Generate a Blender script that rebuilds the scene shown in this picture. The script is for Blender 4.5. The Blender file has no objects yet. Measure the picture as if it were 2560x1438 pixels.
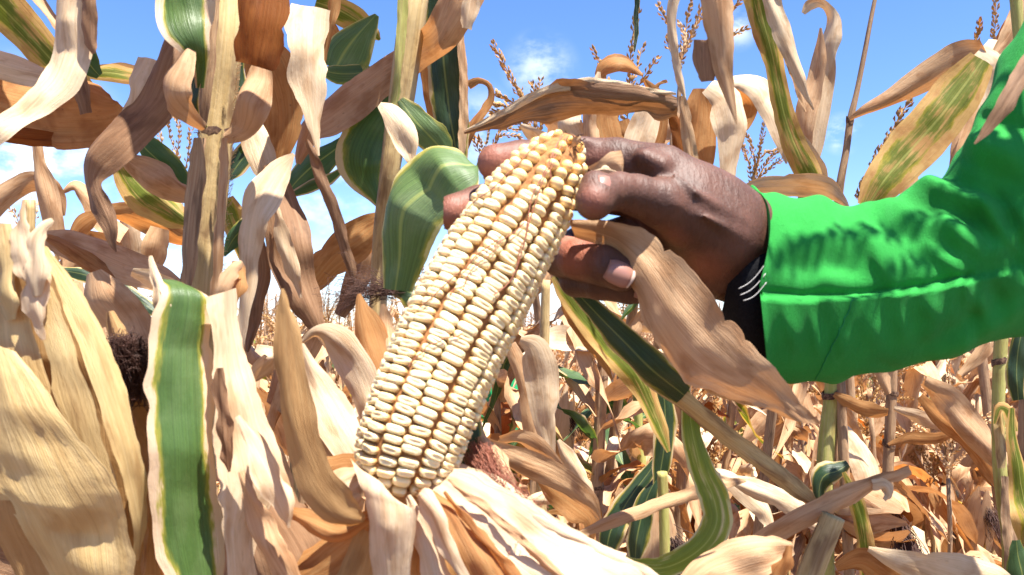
import bpy, math, random
import numpy as np
from mathutils import Vector, Matrix
R = math.radians
S = bpy.context.scene
COL = S.collection

# ------------------------------------------------------------------ camera, world, sun, exposure
W, H = 2560, 1438
LENS = 28.0
FPX = W * LENS / 36.0
PITCH = R(3.0)
CZ = 1.5
cam = bpy.data.cameras.new('camera')
cam.lens = LENS; cam.sensor_width = 36.0; cam.clip_start = 0.02; cam.clip_end = 2000
cam.dof.use_dof = True; cam.dof.focus_distance = 1.0; cam.dof.aperture_fstop = 25
camo = bpy.data.objects.new('camera', cam); COL.objects.link(camo)
camo.location = (0, 0, CZ); camo.rotation_euler = (R(90) + PITCH, 0, 0)
S.camera = camo
S.render.engine = 'CYCLES'
S.render.resolution_x = 1024; S.render.resolution_y = 575
S.cycles.max_bounces = 8; S.cycles.diffuse_bounces = 2; S.cycles.transmission_bounces = 4
S.cycles.transparent_max_bounces = 6
S.view_settings.view_transform = 'Standard'; S.view_settings.look = 'None'
S.view_settings.gamma = 1.0; S.view_settings.use_curve_mapping = False
S.view_settings.exposure = 1.8

SUN = np.array([0.24, -0.26, 0.93]); SUN /= np.linalg.norm(SUN)   # towards the sun
sun = bpy.data.lights.new('sun', 'SUN'); sun.energy = 5.0; sun.angle = R(0.5); sun.color = (1.0, 0.955, 0.88)
suno = bpy.data.objects.new('sun', sun); COL.objects.link(suno)
suno.rotation_euler = Vector((-SUN[0], -SUN[1], -SUN[2])).to_track_quat('-Z', 'Y').to_euler()

world = bpy.data.worlds.new('World'); S.world = world; world.use_nodes = True
def px_dir(x, y):
    v = np.array([(x - W / 2) / FPX, 1.0, -(y - H / 2) / FPX])
    c, s = math.cos(PITCH), math.sin(PITCH)
    d = np.array([v[0], v[1] * c - v[2] * s, v[1] * s + v[2] * c]); return d / np.linalg.norm(d)
def build_world():
    nt = world.node_tree; N = nt.nodes; L = nt.links; N.clear()
    out = N.new('ShaderNodeOutputWorld'); bg = N.new('ShaderNodeBackground'); bg.inputs[1].default_value = 0.072
    sky = N.new('ShaderNodeTexSky'); sky.sky_type = 'NISHITA'; sky.sun_disc = False
    sky.sun_elevation = math.asin(SUN[2]); sky.sun_rotation = math.atan2(SUN[0], SUN[1])
    sky.altitude = 1200; sky.air_density = 1.0; sky.dust_density = 0.3; sky.ozone_density = 3.0
    hs = N.new('ShaderNodeHueSaturation'); hs.inputs['Saturation'].default_value = 1.15
    hs.inputs['Value'].default_value = 1.0
    wb = N.new('ShaderNodeMix'); wb.data_type = 'RGBA'; wb.blend_type = 'MULTIPLY'; wb.inputs['Factor'].default_value = 1
    wb.inputs['B'].default_value = (1.10, 1.06, 1.16, 1); L.new(sky.outputs[0], wb.inputs['A']); L.new(wb.outputs['Result'], hs.inputs['Color'])
    tc = N.new('ShaderNodeTexCoord')
    nrm = N.new('ShaderNodeVectorMath'); nrm.operation = 'NORMALIZE'; L.new(tc.outputs['Generated'], nrm.inputs[0])
    n1 = N.new('ShaderNodeTexNoise'); n1.inputs['Scale'].default_value = 16; n1.inputs['Detail'].default_value = 7
    n1.inputs['Roughness'].default_value = 0.6
    mp = N.new('ShaderNodeMapping'); mp.inputs['Scale'].default_value = (1, 1, 1.6)
    L.new(nrm.outputs[0], mp.inputs[0]); L.new(mp.outputs[0], n1.inputs['Vector'])
    acc = None
    for (x, y, rad, amp) in [(1350, 175, .055, .62), (1335, 125, .03, .45), (70, 400, .13, 1.0), (1845, 70, .03, .7), (2105, 335, .028, .9),
                             (1200, 330, .07, .6), (820, 500, .10, .55), (300, 600, .16, .6), (1290, 780, .12, .8), (700, 760, .14, .7),
                             (2600, 620, .12, .4), (-500, 300, .2, .9), (3300, 250, .2, .7), (-1200, -300, .2, .8), (3000, -900, .3, .7)]:
        d = px_dir(x, y)
        vd = N.new('ShaderNodeVectorMath'); vd.operation = 'DISTANCE'; vd.inputs[1].default_value = tuple(d)
        L.new(nrm.outputs[0], vd.inputs[0])
        mr = N.new('ShaderNodeMapRange'); mr.interpolation_type = 'SMOOTHSTEP'
        mr.inputs['From Min'].default_value = 0; mr.inputs['From Max'].default_value = rad
        mr.inputs['To Min'].default_value = amp; mr.inputs['To Max'].default_value = 0
        L.new(vd.outputs['Value'], mr.inputs['Value'])
        if acc is None: acc = mr.outputs[0]
        else:
            m = N.new('ShaderNodeMath'); m.operation = 'MAXIMUM'
            L.new(acc, m.inputs[0]); L.new(mr.outputs[0], m.inputs[1]); acc = m.outputs[0]
    r1 = N.new('ShaderNodeMapRange'); r1.interpolation_type = 'SMOOTHSTEP'
    r1.inputs['From Min'].default_value = .38; r1.inputs['From Max'].default_value = .62
    L.new(n1.outputs[0], r1.inputs['Value'])
    mu = N.new('ShaderNodeMath'); mu.operation = 'MULTIPLY'; mu.use_clamp = True
    L.new(acc, mu.inputs[0]); L.new(r1.outputs[0], mu.inputs[1])
    mix = N.new('ShaderNodeMix'); mix.data_type = 'RGBA'
    L.new(mu.outputs[0], mix.inputs['Factor']); L.new(hs.outputs[0], mix.inputs['A'])
    mix.inputs['B'].default_value = (6.0, 6.4, 7.0, 1)
    L.new(mix.outputs['Result'], bg.inputs[0]); L.new(bg.outputs[0], out.inputs[0])
build_world()

# ------------------------------------------------------------------ helpers
CP, SP = math.cos(PITCH), math.sin(PITCH)
def c2w(v):                        # camera-aligned metres (right, up, forward) -> world
    v = np.asarray(v, float)
    return np.stack([v[..., 0], v[..., 2] * CP - v[..., 1] * SP, CZ + v[..., 2] * SP + v[..., 1] * CP], -1)
def pc(x, y, d): return np.array([(x - W / 2) / FPX * d, -(y - H / 2) / FPX * d, d])
def P(x, y, d): return c2w(pc(x, y, d))
CAM = np.array([0, 0, CZ])

def tag(o, label=None, cat=None, group=None, kind=None):
    if label: o['label'] = label
    if cat: o['category'] = cat
    if group: o['group'] = group
    if kind: o['kind'] = kind
    return o
def empty(name, loc, label=None, cat=None, group=None):
    o = bpy.data.objects.new(name, None); COL.objects.link(o); o.location = tuple(float(v) for v in loc)
    o.empty_display_size = .05
    return tag(o, label, cat, group)
def root_loc(p):
    v = Vector((0, 0, 0))
    while p is not None: v += p.location; p = p.parent
    return v
def mesh(name, V, F, uv=None, smooth=True):
    me = bpy.data.meshes.new(name)
    V = np.asarray(V, float)
    me.from_pydata([tuple(v) for v in V.tolist()], [], [tuple(f) for f in (F.tolist() if hasattr(F, 'tolist') else F)])
    if uv is not None:
        l = me.uv_layers.new(name='UVMap')
        vi = np.empty(len(me.loops), np.int32); me.loops.foreach_get('vertex_index', vi)
        l.data.foreach_set('uv', np.asarray(uv, np.float32)[vi].ravel())
    if smooth: me.polygons.foreach_set('use_smooth', [True] * len(me.polygons))
    me.update(); return me
def mk(name, V, F, mat, parent=None, uv=None, smooth=True, me=None):
    """V in world coordinates; stored relative to the parent's place"""
    V = np.asarray(V, float)
    if parent is not None: V = V - np.array(root_loc(parent))
    me = mesh(name, V, F, uv, smooth); me.materials.append(mat)
    o = bpy.data.objects.new(name, me); COL.objects.link(o)
    if parent is not None: o.parent = parent
    return o
def spline(pts, n):
    pts = np.asarray(pts, float); k = len(pts)
    if k == 2:
        t = np.linspace(0, 1, n)[:, None]; return pts[0] * (1 - t) + pts[1] * t
    ext = np.vstack([2 * pts[0] - pts[1], pts, 2 * pts[-1] - pts[-2]])
    u = np.linspace(0, k - 1, n); i = np.minimum(u.astype(int), k - 2); f = (u - i)[:, None]
    p0, p1, p2, p3 = ext[i], ext[i + 1], ext[i + 2], ext[i + 3]
    return .5 * (2 * p1 + (p2 - p0) * f + (2 * p0 - 5 * p1 + 4 * p2 - p3) * f ** 2 + (3 * p1 - p0 - 3 * p2 + p3) * f ** 3)
def wob(rng, n, scale):            # smooth random curve of n samples
    k = max(3, int(n / scale) + 3); c = rng.normal(size=k); return np.interp(np.linspace(0, k - 1, n), np.arange(k), c)
def smooth_wob(rng, n, scale):
    k = max(4, int(n / scale) + 4); c = rng.normal(size=(k, 1)); return spline(c, n)[:, 0]

def ribbon(A, B, nu=8, curl=.15, wave=.003, rag=.0008, seed=0, rib=0.0, facing=None, pleat=0.0, crumple=.02, tears=0):
    """a leaf blade between two edge curves (n x 3 arrays): returns V, F, UV"""
    rng = np.random.default_rng(seed); n = len(A)
    T = np.gradient((A + B) / 2, axis=0); X = B - A
    Nn = np.cross(T, X); ln = np.linalg.norm(Nn, axis=1, keepdims=True); Nn = Nn / np.maximum(ln, 1e-9)
    for i in range(1, n):
        if np.linalg.norm(Nn[i]) < .5: Nn[i] = Nn[i - 1]
    if facing is not None:
        s = np.sum(Nn * (facing - (A + B) / 2)); Nn = Nn * (1 if s >= 0 else -1)
    w = np.linalg.norm(X, axis=1)
    Tn = T / np.maximum(np.linalg.norm(T, axis=1, keepdims=True), 1e-9)
    L = np.concatenate([[0], np.cumsum(np.linalg.norm(np.diff((A + B) / 2, axis=0), axis=1))])
    wmax = max(w.max(), 1e-6); wr = np.minimum(1, w / wmax * 1.5)
    ph = rng.uniform(0, 6.3, 8); lam = wmax * rng.uniform(1.3, 2.2)
    ra, rb = (wob(rng, n, 2.0) * .5 + smooth_wob(rng, n, 7)) * rag, (wob(rng, n, 2.0) * .5 + smooth_wob(rng, n, 7)) * rag
    for _ in range(tears):
        c = rng.integers(2, n - 2); amp = rng.uniform(.02, .11) * w[c]; hw_ = rng.uniform(.8, 2.6); arr = ra if rng.random() < .5 else rb
        i_ = np.arange(n) - c; k_ = np.where(i_ < 0, np.exp(-(-i_ / hw_)), np.exp(-i_ / (hw_ * rng.uniform(.15, 1)))); arr -= amp * k_
    modes = [(rng.uniform(3, 14), rng.uniform(0, 6.3), wob(rng, n, 6)) for _ in range(5)]
    vee = rng.uniform(.4, 1)
    us = np.linspace(0, 1, nu + 1); V = []; UV = []
    cw = 1 + .45 * wob(rng, n, 9)
    asym = .25 * smooth_wob(rng, n, 12)
    for u in us:
        e = 2 * u - 1
        prof = ((1 - e * e) * (1 - vee) + (1 - abs(e) ** 1.15) * vee) * curl * w * cw + asym * curl * w * math.sin(math.pi * e)
        rp = -rib * w * math.exp(-(e / .12) ** 2)
        s = (np.sin(L / lam * 6.283 + ph[0] + (2.2 if e > 0 else 0)) * .7 + np.sin(L / lam * 9.7 + ph[1] + e * 2) * .5) * wave * abs(e) ** 1.5 * wr
        s2 = np.sin(L / lam * 4.1 + ph[2] + e * 3) * wave * .6 * wr
        for fq, p0, am in modes: s2 = s2 + crumple * w * .5 * am * (abs((fq * u + p0) / 3.1416 % 2 - 1) * 2 - 1) * (4 / (fq + 2))
        pl = pleat * math.sin(u * 34 + ph[3]) * wr + pleat * .7 * math.sin(u * 57 + ph[4]) * wr
        off = prof + rp + s + s2 + pl
        ec = -ra * (1 - u) ** 6 + rb * u ** 6
        V.append(A + X * u + Nn * off[:, None] + X / np.maximum(w[:, None], 1e-6) * (ec * wr)[:, None])
        UV.append(np.stack([np.full(n, u), L], 1))
    V = np.stack(V, 1).reshape(-1, 3); UV = np.stack(UV, 1).reshape(-1, 2)
    i, j = np.meshgrid(np.arange(n - 1), np.arange(nu), indexing='ij'); a = (i * (nu + 1) + j).ravel()
    F = np.stack([a, a + 1, a + nu + 2, a + nu + 1], 1)
    return V, F, UV
def notch(V, F, nu, seed, k=2, tip=0.0):
    """tears: drops narrow runs of faces along the veins, opening slits from the tip or an edge"""
    rng = np.random.default_rng(seed + 991); n = len(F) // nu; keep = np.ones((n, nu), bool)
    for _ in range(k):
        c = rng.integers(0, nu); a = rng.integers(0, max(1, n - 3)); l = rng.integers(2, max(3, n // 5))
        if rng.random() < .5: c = 0 if rng.random() < .5 else nu - 1
        keep[a:a + l, c] = False
    return F[keep.ravel()]
SEED = [100]
def leaf(par, mat, pts, mode='c', curl=.16, wave=.0018, rag=.0007, tilt=None, nu=12, name='leaf', label=None, tears=0, rib=.02, seed=None, pleat=.0, ext=True, crumple=.016):
    SEED[0] += 1; seed = SEED[0] if seed is None else seed
    rng = np.random.default_rng(seed)
    if mode == 'c':
        p = np.array([tuple(q[:4]) for q in pts], float)
        px = np.sum(np.linalg.norm(np.diff(p[:, :2], axis=0), axis=1)); n = int(min(90, max(14, px / 11)))
        q = spline(p, n); d = np.gradient(q[:, :2], axis=0); d /= np.maximum(np.linalg.norm(d, axis=1, keepdims=True), 1e-6)
        nr = np.stack([-d[:, 1], d[:, 0]], 1); hw = np.maximum(q[:, 2], 2.0)[:, None] / 2
        a, b = q[:, :2] - nr * hw, q[:, :2] + nr * hw
        if tilt is None: tilt = rng.uniform(-.7, .7)
        tl = (hw[:, 0] * 2 / FPX * q[:, 3]) * tilt * (1 + .4 * smooth_wob(rng, n, 20)) / 2
        A = np.array([P(x, y, dd) for (x, y), dd in zip(a, q[:, 3] - tl)]); B = np.array([P(x, y, dd) for (x, y), dd in zip(b, q[:, 3] + tl)])
    else:                           # rows: ax, ay, bx, by, da, db
        p = np.array(pts, float); px = np.sum(np.linalg.norm(np.diff(p[:, :2], axis=0), axis=1)); n = int(min(90, max(14, px / 11)))
        q = spline(p, n)
        A = np.array([P(x, y, dd) for x, y, dd in q[:, [0, 1, 4]]]); B = np.array([P(x, y, dd) for x, y, dd in q[:, [2, 3, 5]]])
    if not tears and mode == 'c' and mat in 'TCOBD': tears = int(rng.integers(1, 5))
    if name == 'leaf_sheath': crumple = .008; tears = 0
    V, F, UV = ribbon(A, B, nu, curl * (.5 if name != 'ear' else .9), wave * .3, rag * .9, seed, rib, CAM, pleat * .3, crumple, tears)
    o = mk(name, V, F, M[mat], par, UV)
    if label: o['label'] = label
    return o
def tube_geo(C, rad, ns=10, cap=True, flat=1.0, ridges=0.0):
    C = np.asarray(C, float); n = len(C); rad = np.broadcast_to(np.asarray(rad, float), (n,))
    T = np.gradient(C, axis=0); T /= np.maximum(np.linalg.norm(T, axis=1, keepdims=True), 1e-9)
    up = np.array([0.13, -1, 0.21]); X = np.cross(T, up); X /= np.maximum(np.linalg.norm(X, axis=1, keepdims=True), 1e-9); Y = np.cross(X, T)
    th = np.arange(ns) / ns * 2 * math.pi; rr = 1 + ridges * np.sin(th * 9)
    V = C[:, None] + rad[:, None, None] * rr[None, :, None] * (np.cos(th)[None, :, None] * X[:, None] + flat * np.sin(th)[None, :, None] * Y[:, None])
    L = np.concatenate([[0], np.cumsum(np.linalg.norm(np.diff(C, axis=0), axis=1))])
    UV = np.stack(np.broadcast_arrays(th[None] / 6.2832 * 2 % 1, L[:, None]), -1).reshape(-1, 2)
    i, j = np.meshgrid(np.arange(n - 1), np.arange(ns), indexing='ij'); a = (i * ns + j).ravel(); b = (i * ns + (j + 1) % ns).ravel()
    F = [tuple(f) for f in np.stack([a, b, b + ns, a + ns], 1).tolist()]
    V = V.reshape(-1, 3)
    if cap: F += [tuple(range(ns))[::-1], tuple((n - 1) * ns + k for k in range(ns))]
    return V, F, UV
def tube(par, mat, pts, name='stalk', ns=12, n=None, flat=1.0, ridges=0.0, label=None):
    """pts rows: x, y, width px, depth"""
    q = spline(np.array(pts, float), n or max(6, len(pts) * 5))
    C = np.array([P(a, b, d) for a, b, _, d in q]); r = q[:, 2] / 2 / FPX * q[:, 3]
    V, F, UV = tube_geo(C, r, ns, True, flat, ridges); o = mk(name, V, F, M[mat], par, UV)
    if label: o['label'] = label
    return o
def join(parts):
    Vs, Fs, U = [], [], []; k = 0
    for V, F, UV in parts:
        V = np.asarray(V); Vs.append(V); U.append(np.asarray(UV) if UV is not None else np.zeros((len(V), 2)))
        Fs += [tuple(int(a) + k for a in f) for f in (F.tolist() if hasattr(F, 'tolist') else F)]; k += len(V)
    return np.vstack(Vs), Fs, np.vstack(U)

# ------------------------------------------------------------------ materials
M = {}
def nodes(name):
    m = bpy.data.materials.new(name); m.use_nodes = True; nt = m.node_tree; nt.nodes.clear()
    return m, nt.nodes, nt.links
def mth(N, L, op, a, b=None, clamp=False):
    n = N.new('ShaderNodeMath'); n.operation = op; n.use_clamp = clamp
    for k, v in enumerate((a, b)):
        if v is None: continue
        if isinstance(v, (int, float)): n.inputs[k].default_value = v
        else: L.new(v, n.inputs[k])
    return n.outputs[0]
def mixc(N, L, f, a, b, mode='MIX'):
    n = N.new('ShaderNodeMix'); n.data_type = 'RGBA'; n.blend_type = mode
    for key, v in (('Factor', f), ('A', a), ('B', b)):
        s = [i for i in n.inputs if i.name == key and (i.type == 'VALUE' if key == 'Factor' else i.type == 'RGBA')][0]
        if isinstance(v, (int, float)): s.default_value = v
        elif isinstance(v, tuple): s.default_value = (*v, 1) if len(v) == 3 else v
        else: L.new(v, s)
    return [o for o in n.outputs if o.type == 'RGBA'][0]
def rng_(N, L, v, a, b, c=0., d=1.):
    n = N.new('ShaderNodeMapRange'); n.interpolation_type = 'SMOOTHSTEP'
    for k, x in zip(('From Min', 'From Max', 'To Min', 'To Max'), (a, b, c, d)): n.inputs[k].default_value = x
    L.new(v, n.inputs['Value']); return n.outputs[0]
def noise(N, L, vec, scale=1, detail=3, rough=.5, dist=0.):
    n = N.new('ShaderNodeTexNoise'); n.inputs['Scale'].default_value = scale; n.inputs['Detail'].default_value = detail
    n.inputs['Roughness'].default_value = rough; n.inputs['Distortion'].default_value = dist; L.new(vec, n.inputs['Vector']); return n.outputs[0]
def comb(N, L, *v):
    n = N.new('ShaderNodeCombineXYZ')
    for k, a in enumerate(v):
        if isinstance(a, (int, float)): n.inputs[k].default_value = a
        else: L.new(a, n.inputs[k])
    return n.outputs[0]
def leafmat(key, name, c1, c2, c3, green=None, gw=.55, gpatch=.5, margin=None, trans=.24, tcol=None, rough=.62, veins=46, spots=.6, vs=1.0, midrib=.5, spec=.22):
    m, N, L = nodes(name)
    uv = N.new('ShaderNodeUVMap'); sp = N.new('ShaderNodeSeparateXYZ'); L.new(uv.outputs[0], sp.inputs[0]); u, v = sp.outputs[0], sp.outputs[1]
    oi = N.new('ShaderNodeObjectInfo'); rnd = mth(N, L, 'MULTIPLY', oi.outputs['Random'], 37.0)
    fine = noise(N, L, comb(N, L, mth(N, L, 'MULTIPLY', u, veins), mth(N, L, 'MULTIPLY', v, 9 * vs), rnd), 1, 3, .6)
    mid = noise(N, L, comb(N, L, mth(N, L, 'MULTIPLY', u, 15), mth(N, L, 'MULTIPLY', v, 15 * vs), rnd), 1, 4, .65, .25)
    big = noise(N, L, comb(N, L, mth(N, L, 'MULTIPLY', u, 2.2), mth(N, L, 'MULTIPLY', v, 30 * vs), rnd), 1, 3, .55, .3)
    col = mixc(N, L, rng_(N, L, mid, .30, .75), c1, c2)
    col = mixc(N, L, rng_(N, L, big, .46, .70, 0, .7), col, c3)
    col = mixc(N, L, rng_(N, L, fine, .5, .75, 0, .3), col, tuple(x * .62 for x in c3))
    dirt = noise(N, L, comb(N, L, mth(N, L, 'MULTIPLY', u, 7), mth(N, L, 'MULTIPLY', v, 90), rnd), 1, 4, .65)
    col = mixc(N, L, rng_(N, L, dirt, .55, .78, 0, .45), col, tuple(x * .8 for x in c3))
    e = mth(N, L, 'ABSOLUTE', mth(N, L, 'SUBTRACT', mth(N, L, 'MULTIPLY', u, 2), 1))
    if green:
        edge = mth(N, L, 'ADD', e, mth(N, L, 'MULTIPLY', mth(N, L, 'SUBTRACT', noise(N, L, comb(N, L, mth(N, L, 'MULTIPLY', u, 5), mth(N, L, 'MULTIPLY', v, 32 * vs), rnd), 1, 4, .62), .5), .75))
        inside = rng_(N, L, edge, gw - .06, gw + .06, 1, 0)
        ring = rng_(N, L, edge, gw - .2, gw + .02, 0, 1)
        gn = mixc(N, L, rng_(N, L, fine, .3, .7), green, tuple(x * .65 for x in green))
        gn = mixc(N, L, rng_(N, L, big, .42, .7, 0, .4), gn, (green[0] * 1.8 + .01, green[1] * 1.4, green[2] * 2.2 + .01))
        gn = mixc(N, L, rng_(N, L, mid, .68, .78, 0, .35), gn, (.30, .31, .08))
        gn = mixc(N, L, mth(N, L, 'MULTIPLY', ring, .75), gn, (.42, .34, .035))
        if gpatch < 1:
            pt = rng_(N, L, mth(N, L, 'ADD', mth(N, L, 'MULTIPLY', big, .55), mth(N, L, 'MULTIPLY', mid, .45)), gpatch - .07, gpatch + .07, 1, 0)
            inside = mth(N, L, 'MULTIPLY', inside, pt)
        col = mixc(N, L, inside, col, gn)
        if margin: col = mixc(N, L, mth(N, L, 'MULTIPLY', mth(N, L, 'SUBTRACT', 1., inside), .8), col, margin)
    if midrib: col = mixc(N, L, rng_(N, L, e, .02, .075, midrib, 0), col, tuple(min(1, x * 1.15) for x in c1) if not green else (.40, .42, .12))
    sn = noise(N, L, comb(N, L, mth(N, L, 'MULTIPLY', u, 16), mth(N, L, 'MULTIPLY', v, 260), rnd), 1, 2, .5)
    col = mixc(N, L, rng_(N, L, sn, .72, .80, 0, spots), col, (.10, .055, .03))
    geo = N.new('ShaderNodeNewGeometry')
    pr = N.new('ShaderNodeBsdfPrincipled'); pr.inputs['Roughness'].default_value = rough
    pr.inputs['Specular IOR Level'].default_value = spec; L.new(col, pr.inputs['Base Color'])
    # true relief: veins
    wv = N.new('ShaderNodeTexWave'); wv.inputs['Scale'].default_value = veins / 6.3 * 1.6; wv.bands_direction = 'X'
    wv.inputs['Distortion'].default_value = .8; wv.inputs['Detail'].default_value = 1.5; L.new(comb(N, L, u, mth(N, L, 'MULTIPLY', v, .4), rnd), wv.inputs['Vector'])
    hgt = mth(N, L, 'ADD', mth(N, L, 'MULTIPLY', wv.outputs['Fac'], .12), mth(N, L, 'ADD', mth(N, L, 'MULTIPLY', fine, .8), mth(N, L, 'ADD', mth(N, L, 'MULTIPLY', mid, .6), mth(N, L, 'MULTIPLY', dirt, 1.3))))
    bp = N.new('ShaderNodeBump'); bp.inputs['Strength'].default_value = .55; bp.inputs['Distance'].default_value = .0007; L.new(hgt, bp.inputs['Height'])
    L.new(bp.outputs[0], pr.inputs['Normal'])
    tr = N.new('ShaderNodeBsdfTranslucent'); L.new(bp.outputs[0], tr.inputs['Normal'])
    tc = mixc(N, L, 1.0, col, tcol or (1.0, .58, .27), 'MULTIPLY')
    g = N.new('ShaderNodeGamma'); g.inputs[1].default_value = .85; L.new(tc, g.inputs[0]); L.new(g.outputs[0], tr.inputs[0])
    mx = N.new('ShaderNodeMixShader'); mx.inputs[0].default_value = trans; L.new(pr.outputs[0], mx.inputs[1]); L.new(tr.outputs[0], mx.inputs[2])
    out = N.new('ShaderNodeOutputMaterial'); L.new(mx.outputs[0], out.inputs[0]); M[key] = m
TAN, TAN2, TAN3 = (.49, .295, .155), (.58, .385, .22), (.30, .14, .055)
leafmat('T', 'dry_leaf_tan', TAN, TAN2, TAN3)
leafmat('C', 'dry_leaf_cream', (.60, .44, .27), (.68, .53, .355), (.40, .235, .115), trans=.17, spots=.35)
leafmat('O', 'dry_leaf_orange', (.43, .205, .07), (.52, .30, .12), (.22, .085, .026), trans=.5)
leafmat('B', 'dry_leaf_brown', (.22, .115, .058), (.32, .19, .105), (.09, .042, .02), trans=.22)
leafmat('D', 'dry_leaf_dark', (.26, .085, .018), (.34, .13, .03), (.12, .035, .008), trans=.6)
leafmat('Y', 'husk_straw', (.54, .37, .15), (.62, .45, .21), (.36, .205, .07), trans=.2, veins=60, midrib=0, spots=.2, spec=.4)
leafmat('H', 'husk_pale', (.62, .45, .275), (.70, .55, .37), (.42, .235, .10), trans=.3, veins=60, midrib=0, spots=.15, spec=.4)
leafmat('F', 'husk_fibrous', (.38, .22, .085), (.46, .29, .125), (.24, .125, .045), trans=.3, veins=70, midrib=0, spots=.2)
leafmat('G', 'leaf_green', TAN2, (.72, .55, .36), TAN, green=(.06, .12, .038), gw=1.05, gpatch=1, margin=(.72, .56, .34), trans=.3, tcol=(.75, 1.0, .25), rough=.5, spots=.4, spec=.4)
leafmat('GM', 'leaf_green_dry_margin', TAN2, (.76, .60, .42), TAN, green=(.07, .135, .028), gw=.74, gpatch=1, margin=(.60, .42, .28), trans=.25, tcol=(.75, 1.0, .25), rough=.46, spots=.4, midrib=0, spec=.4)
leafmat('GL', 'leaf_pale_green', (.60, .46, .22), (.66, .54, .28), (.44, .30, .10), green=(.115, .19, .06), gw=.93, gpatch=.78, margin=(.60, .50, .20), trans=.3, tcol=(.75, 1.0, .25), rough=.5, spots=.5, spec=.4)
leafmat('GH', 'leaf_lime', (.52, .43, .16), (.60, .50, .24), (.40, .30, .08), green=(.21, .27, .028), gw=.90, gpatch=.60, margin=(.62, .53, .30), trans=.35, tcol=(.85, 1.0, .25), rough=.5, spots=.3, spec=.4)
leafmat('GD', 'leaf_dark_green', TAN, TAN2, TAN3, green=(.028, .060, .022), gw=.9, gpatch=1, margin=(.62, .45, .25), trans=.2, tcol=(.75, 1.0, .25), rough=.4, spots=.2, midrib=.3, spec=.4)
leafmat('GY', 'leaf_turning_yellow', (.55, .33, .12), (.60, .41, .16), (.36, .17, .06), green=(.15, .19, .025), gw=.62, gpatch=.56, trans=.45, tcol=(1.0, .85, .25), spots=.3)
leafmat('SC', 'stalk_cream', (.42, .29, .12), (.54, .40, .20), (.13, .06, .03), trans=.02, veins=30, midrib=0, spots=.5)
leafmat('SG', 'stalk_green', (.34, .35, .08), (.44, .38, .15), (.25, .17, .06), trans=.02, veins=24, midrib=0, spots=.6)
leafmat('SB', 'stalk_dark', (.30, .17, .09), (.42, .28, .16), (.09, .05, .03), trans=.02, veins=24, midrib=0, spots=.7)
leafmat('TS', 'tassel_spikelets', (.42, .235, .085), (.52, .31, .12), (.24, .12, .04), trans=.2, midrib=0, spots=0)
leafmat('TP', 'tassel_pale', (.72, .52, .30), (.78, .60, .38), (.55, .36, .18), trans=.3, midrib=0, spots=0)
def plain(key, name, col, rough=.6, spec=.3, nscale=0, ncol=None, bump=0, sss=0, bdist=.001, ramp=(.4, .65), coords='Object'):
    m, N, L = nodes(name); pr = N.new('ShaderNodeBsdfPrincipled'); pr.inputs['Roughness'].default_value = rough
    pr.inputs['Specular IOR Level'].default_value = spec; pr.inputs['Base Color'].default_value = (*col, 1)
    if nscale:
        tc = N.new('ShaderNodeTexCoord'); nz = noise(N, L, tc.outputs[coords], nscale, 5, .6)
        if ncol: L.new(mixc(N, L, rng_(N, L, nz, *ramp), col, ncol), pr.inputs['Base Color'])
        if bump:
            bp = N.new('ShaderNodeBump'); bp.inputs['Strength'].default_value = bump; bp.inputs['Distance'].default_value = bdist; L.new(nz, bp.inputs['Height']); L.new(bp.outputs[0], pr.inputs['Normal'])
    if sss: pr.inputs['Subsurface Weight'].default_value = sss; pr.inputs['Subsurface Radius'].default_value = (.6, .35, .15); pr.inputs['Subsurface Scale'].default_value = .004
    out = N.new('ShaderNodeOutputMaterial'); L.new(pr.outputs[0], out.inputs[0]); M[key] = m; return m, N, L, pr
plain('soil', 'dry_soil', (.13, .075, .045), .95, .1, 14, (.07, .04, .025), .8, bdist=.03)
plain('silkd', 'dry_silk_dark', (.055, .022, .014), .6, .3)
plain('silkr', 'dry_silk_red', (.30, .10, .055), .55, .3)
plain('node', 'stalk_node_dark', (.06, .03, .02), .7, .2, 300, (.20, .12, .07), .3)
plain('core', 'cob_chaff', (.26, .105, .035), .8, .2, 600, (.36, .17, .06), .4)
plain('nail', 'finger_nail', (.27, .125, .09), .35, .5)
plain('nailtip', 'nail_rim', (.50, .36, .28), .4, .5)
plain('inner', 'black_knit', (.008, .008, .010), .9, .15, 900, (.014, .014, .016), .4)
plain('white', 'white_stripe', (.38, .36, .34), .85, .15)
plain('thread', 'seam_thread', (.012, .19, .055), .8, .2)
plain('farskin', 'brown_skin', (.12, .055, .035), .5, .4, 30, (.16, .075, .05))
plain('hair', 'black_hair', (.01, .008, .007), .8, .2, 300, (.02, .016, .014), .5)
plain('trouser', 'dark_trousers', (.03, .035, .05), .9, .2, 200, (.045, .05, .07), .3)
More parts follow.
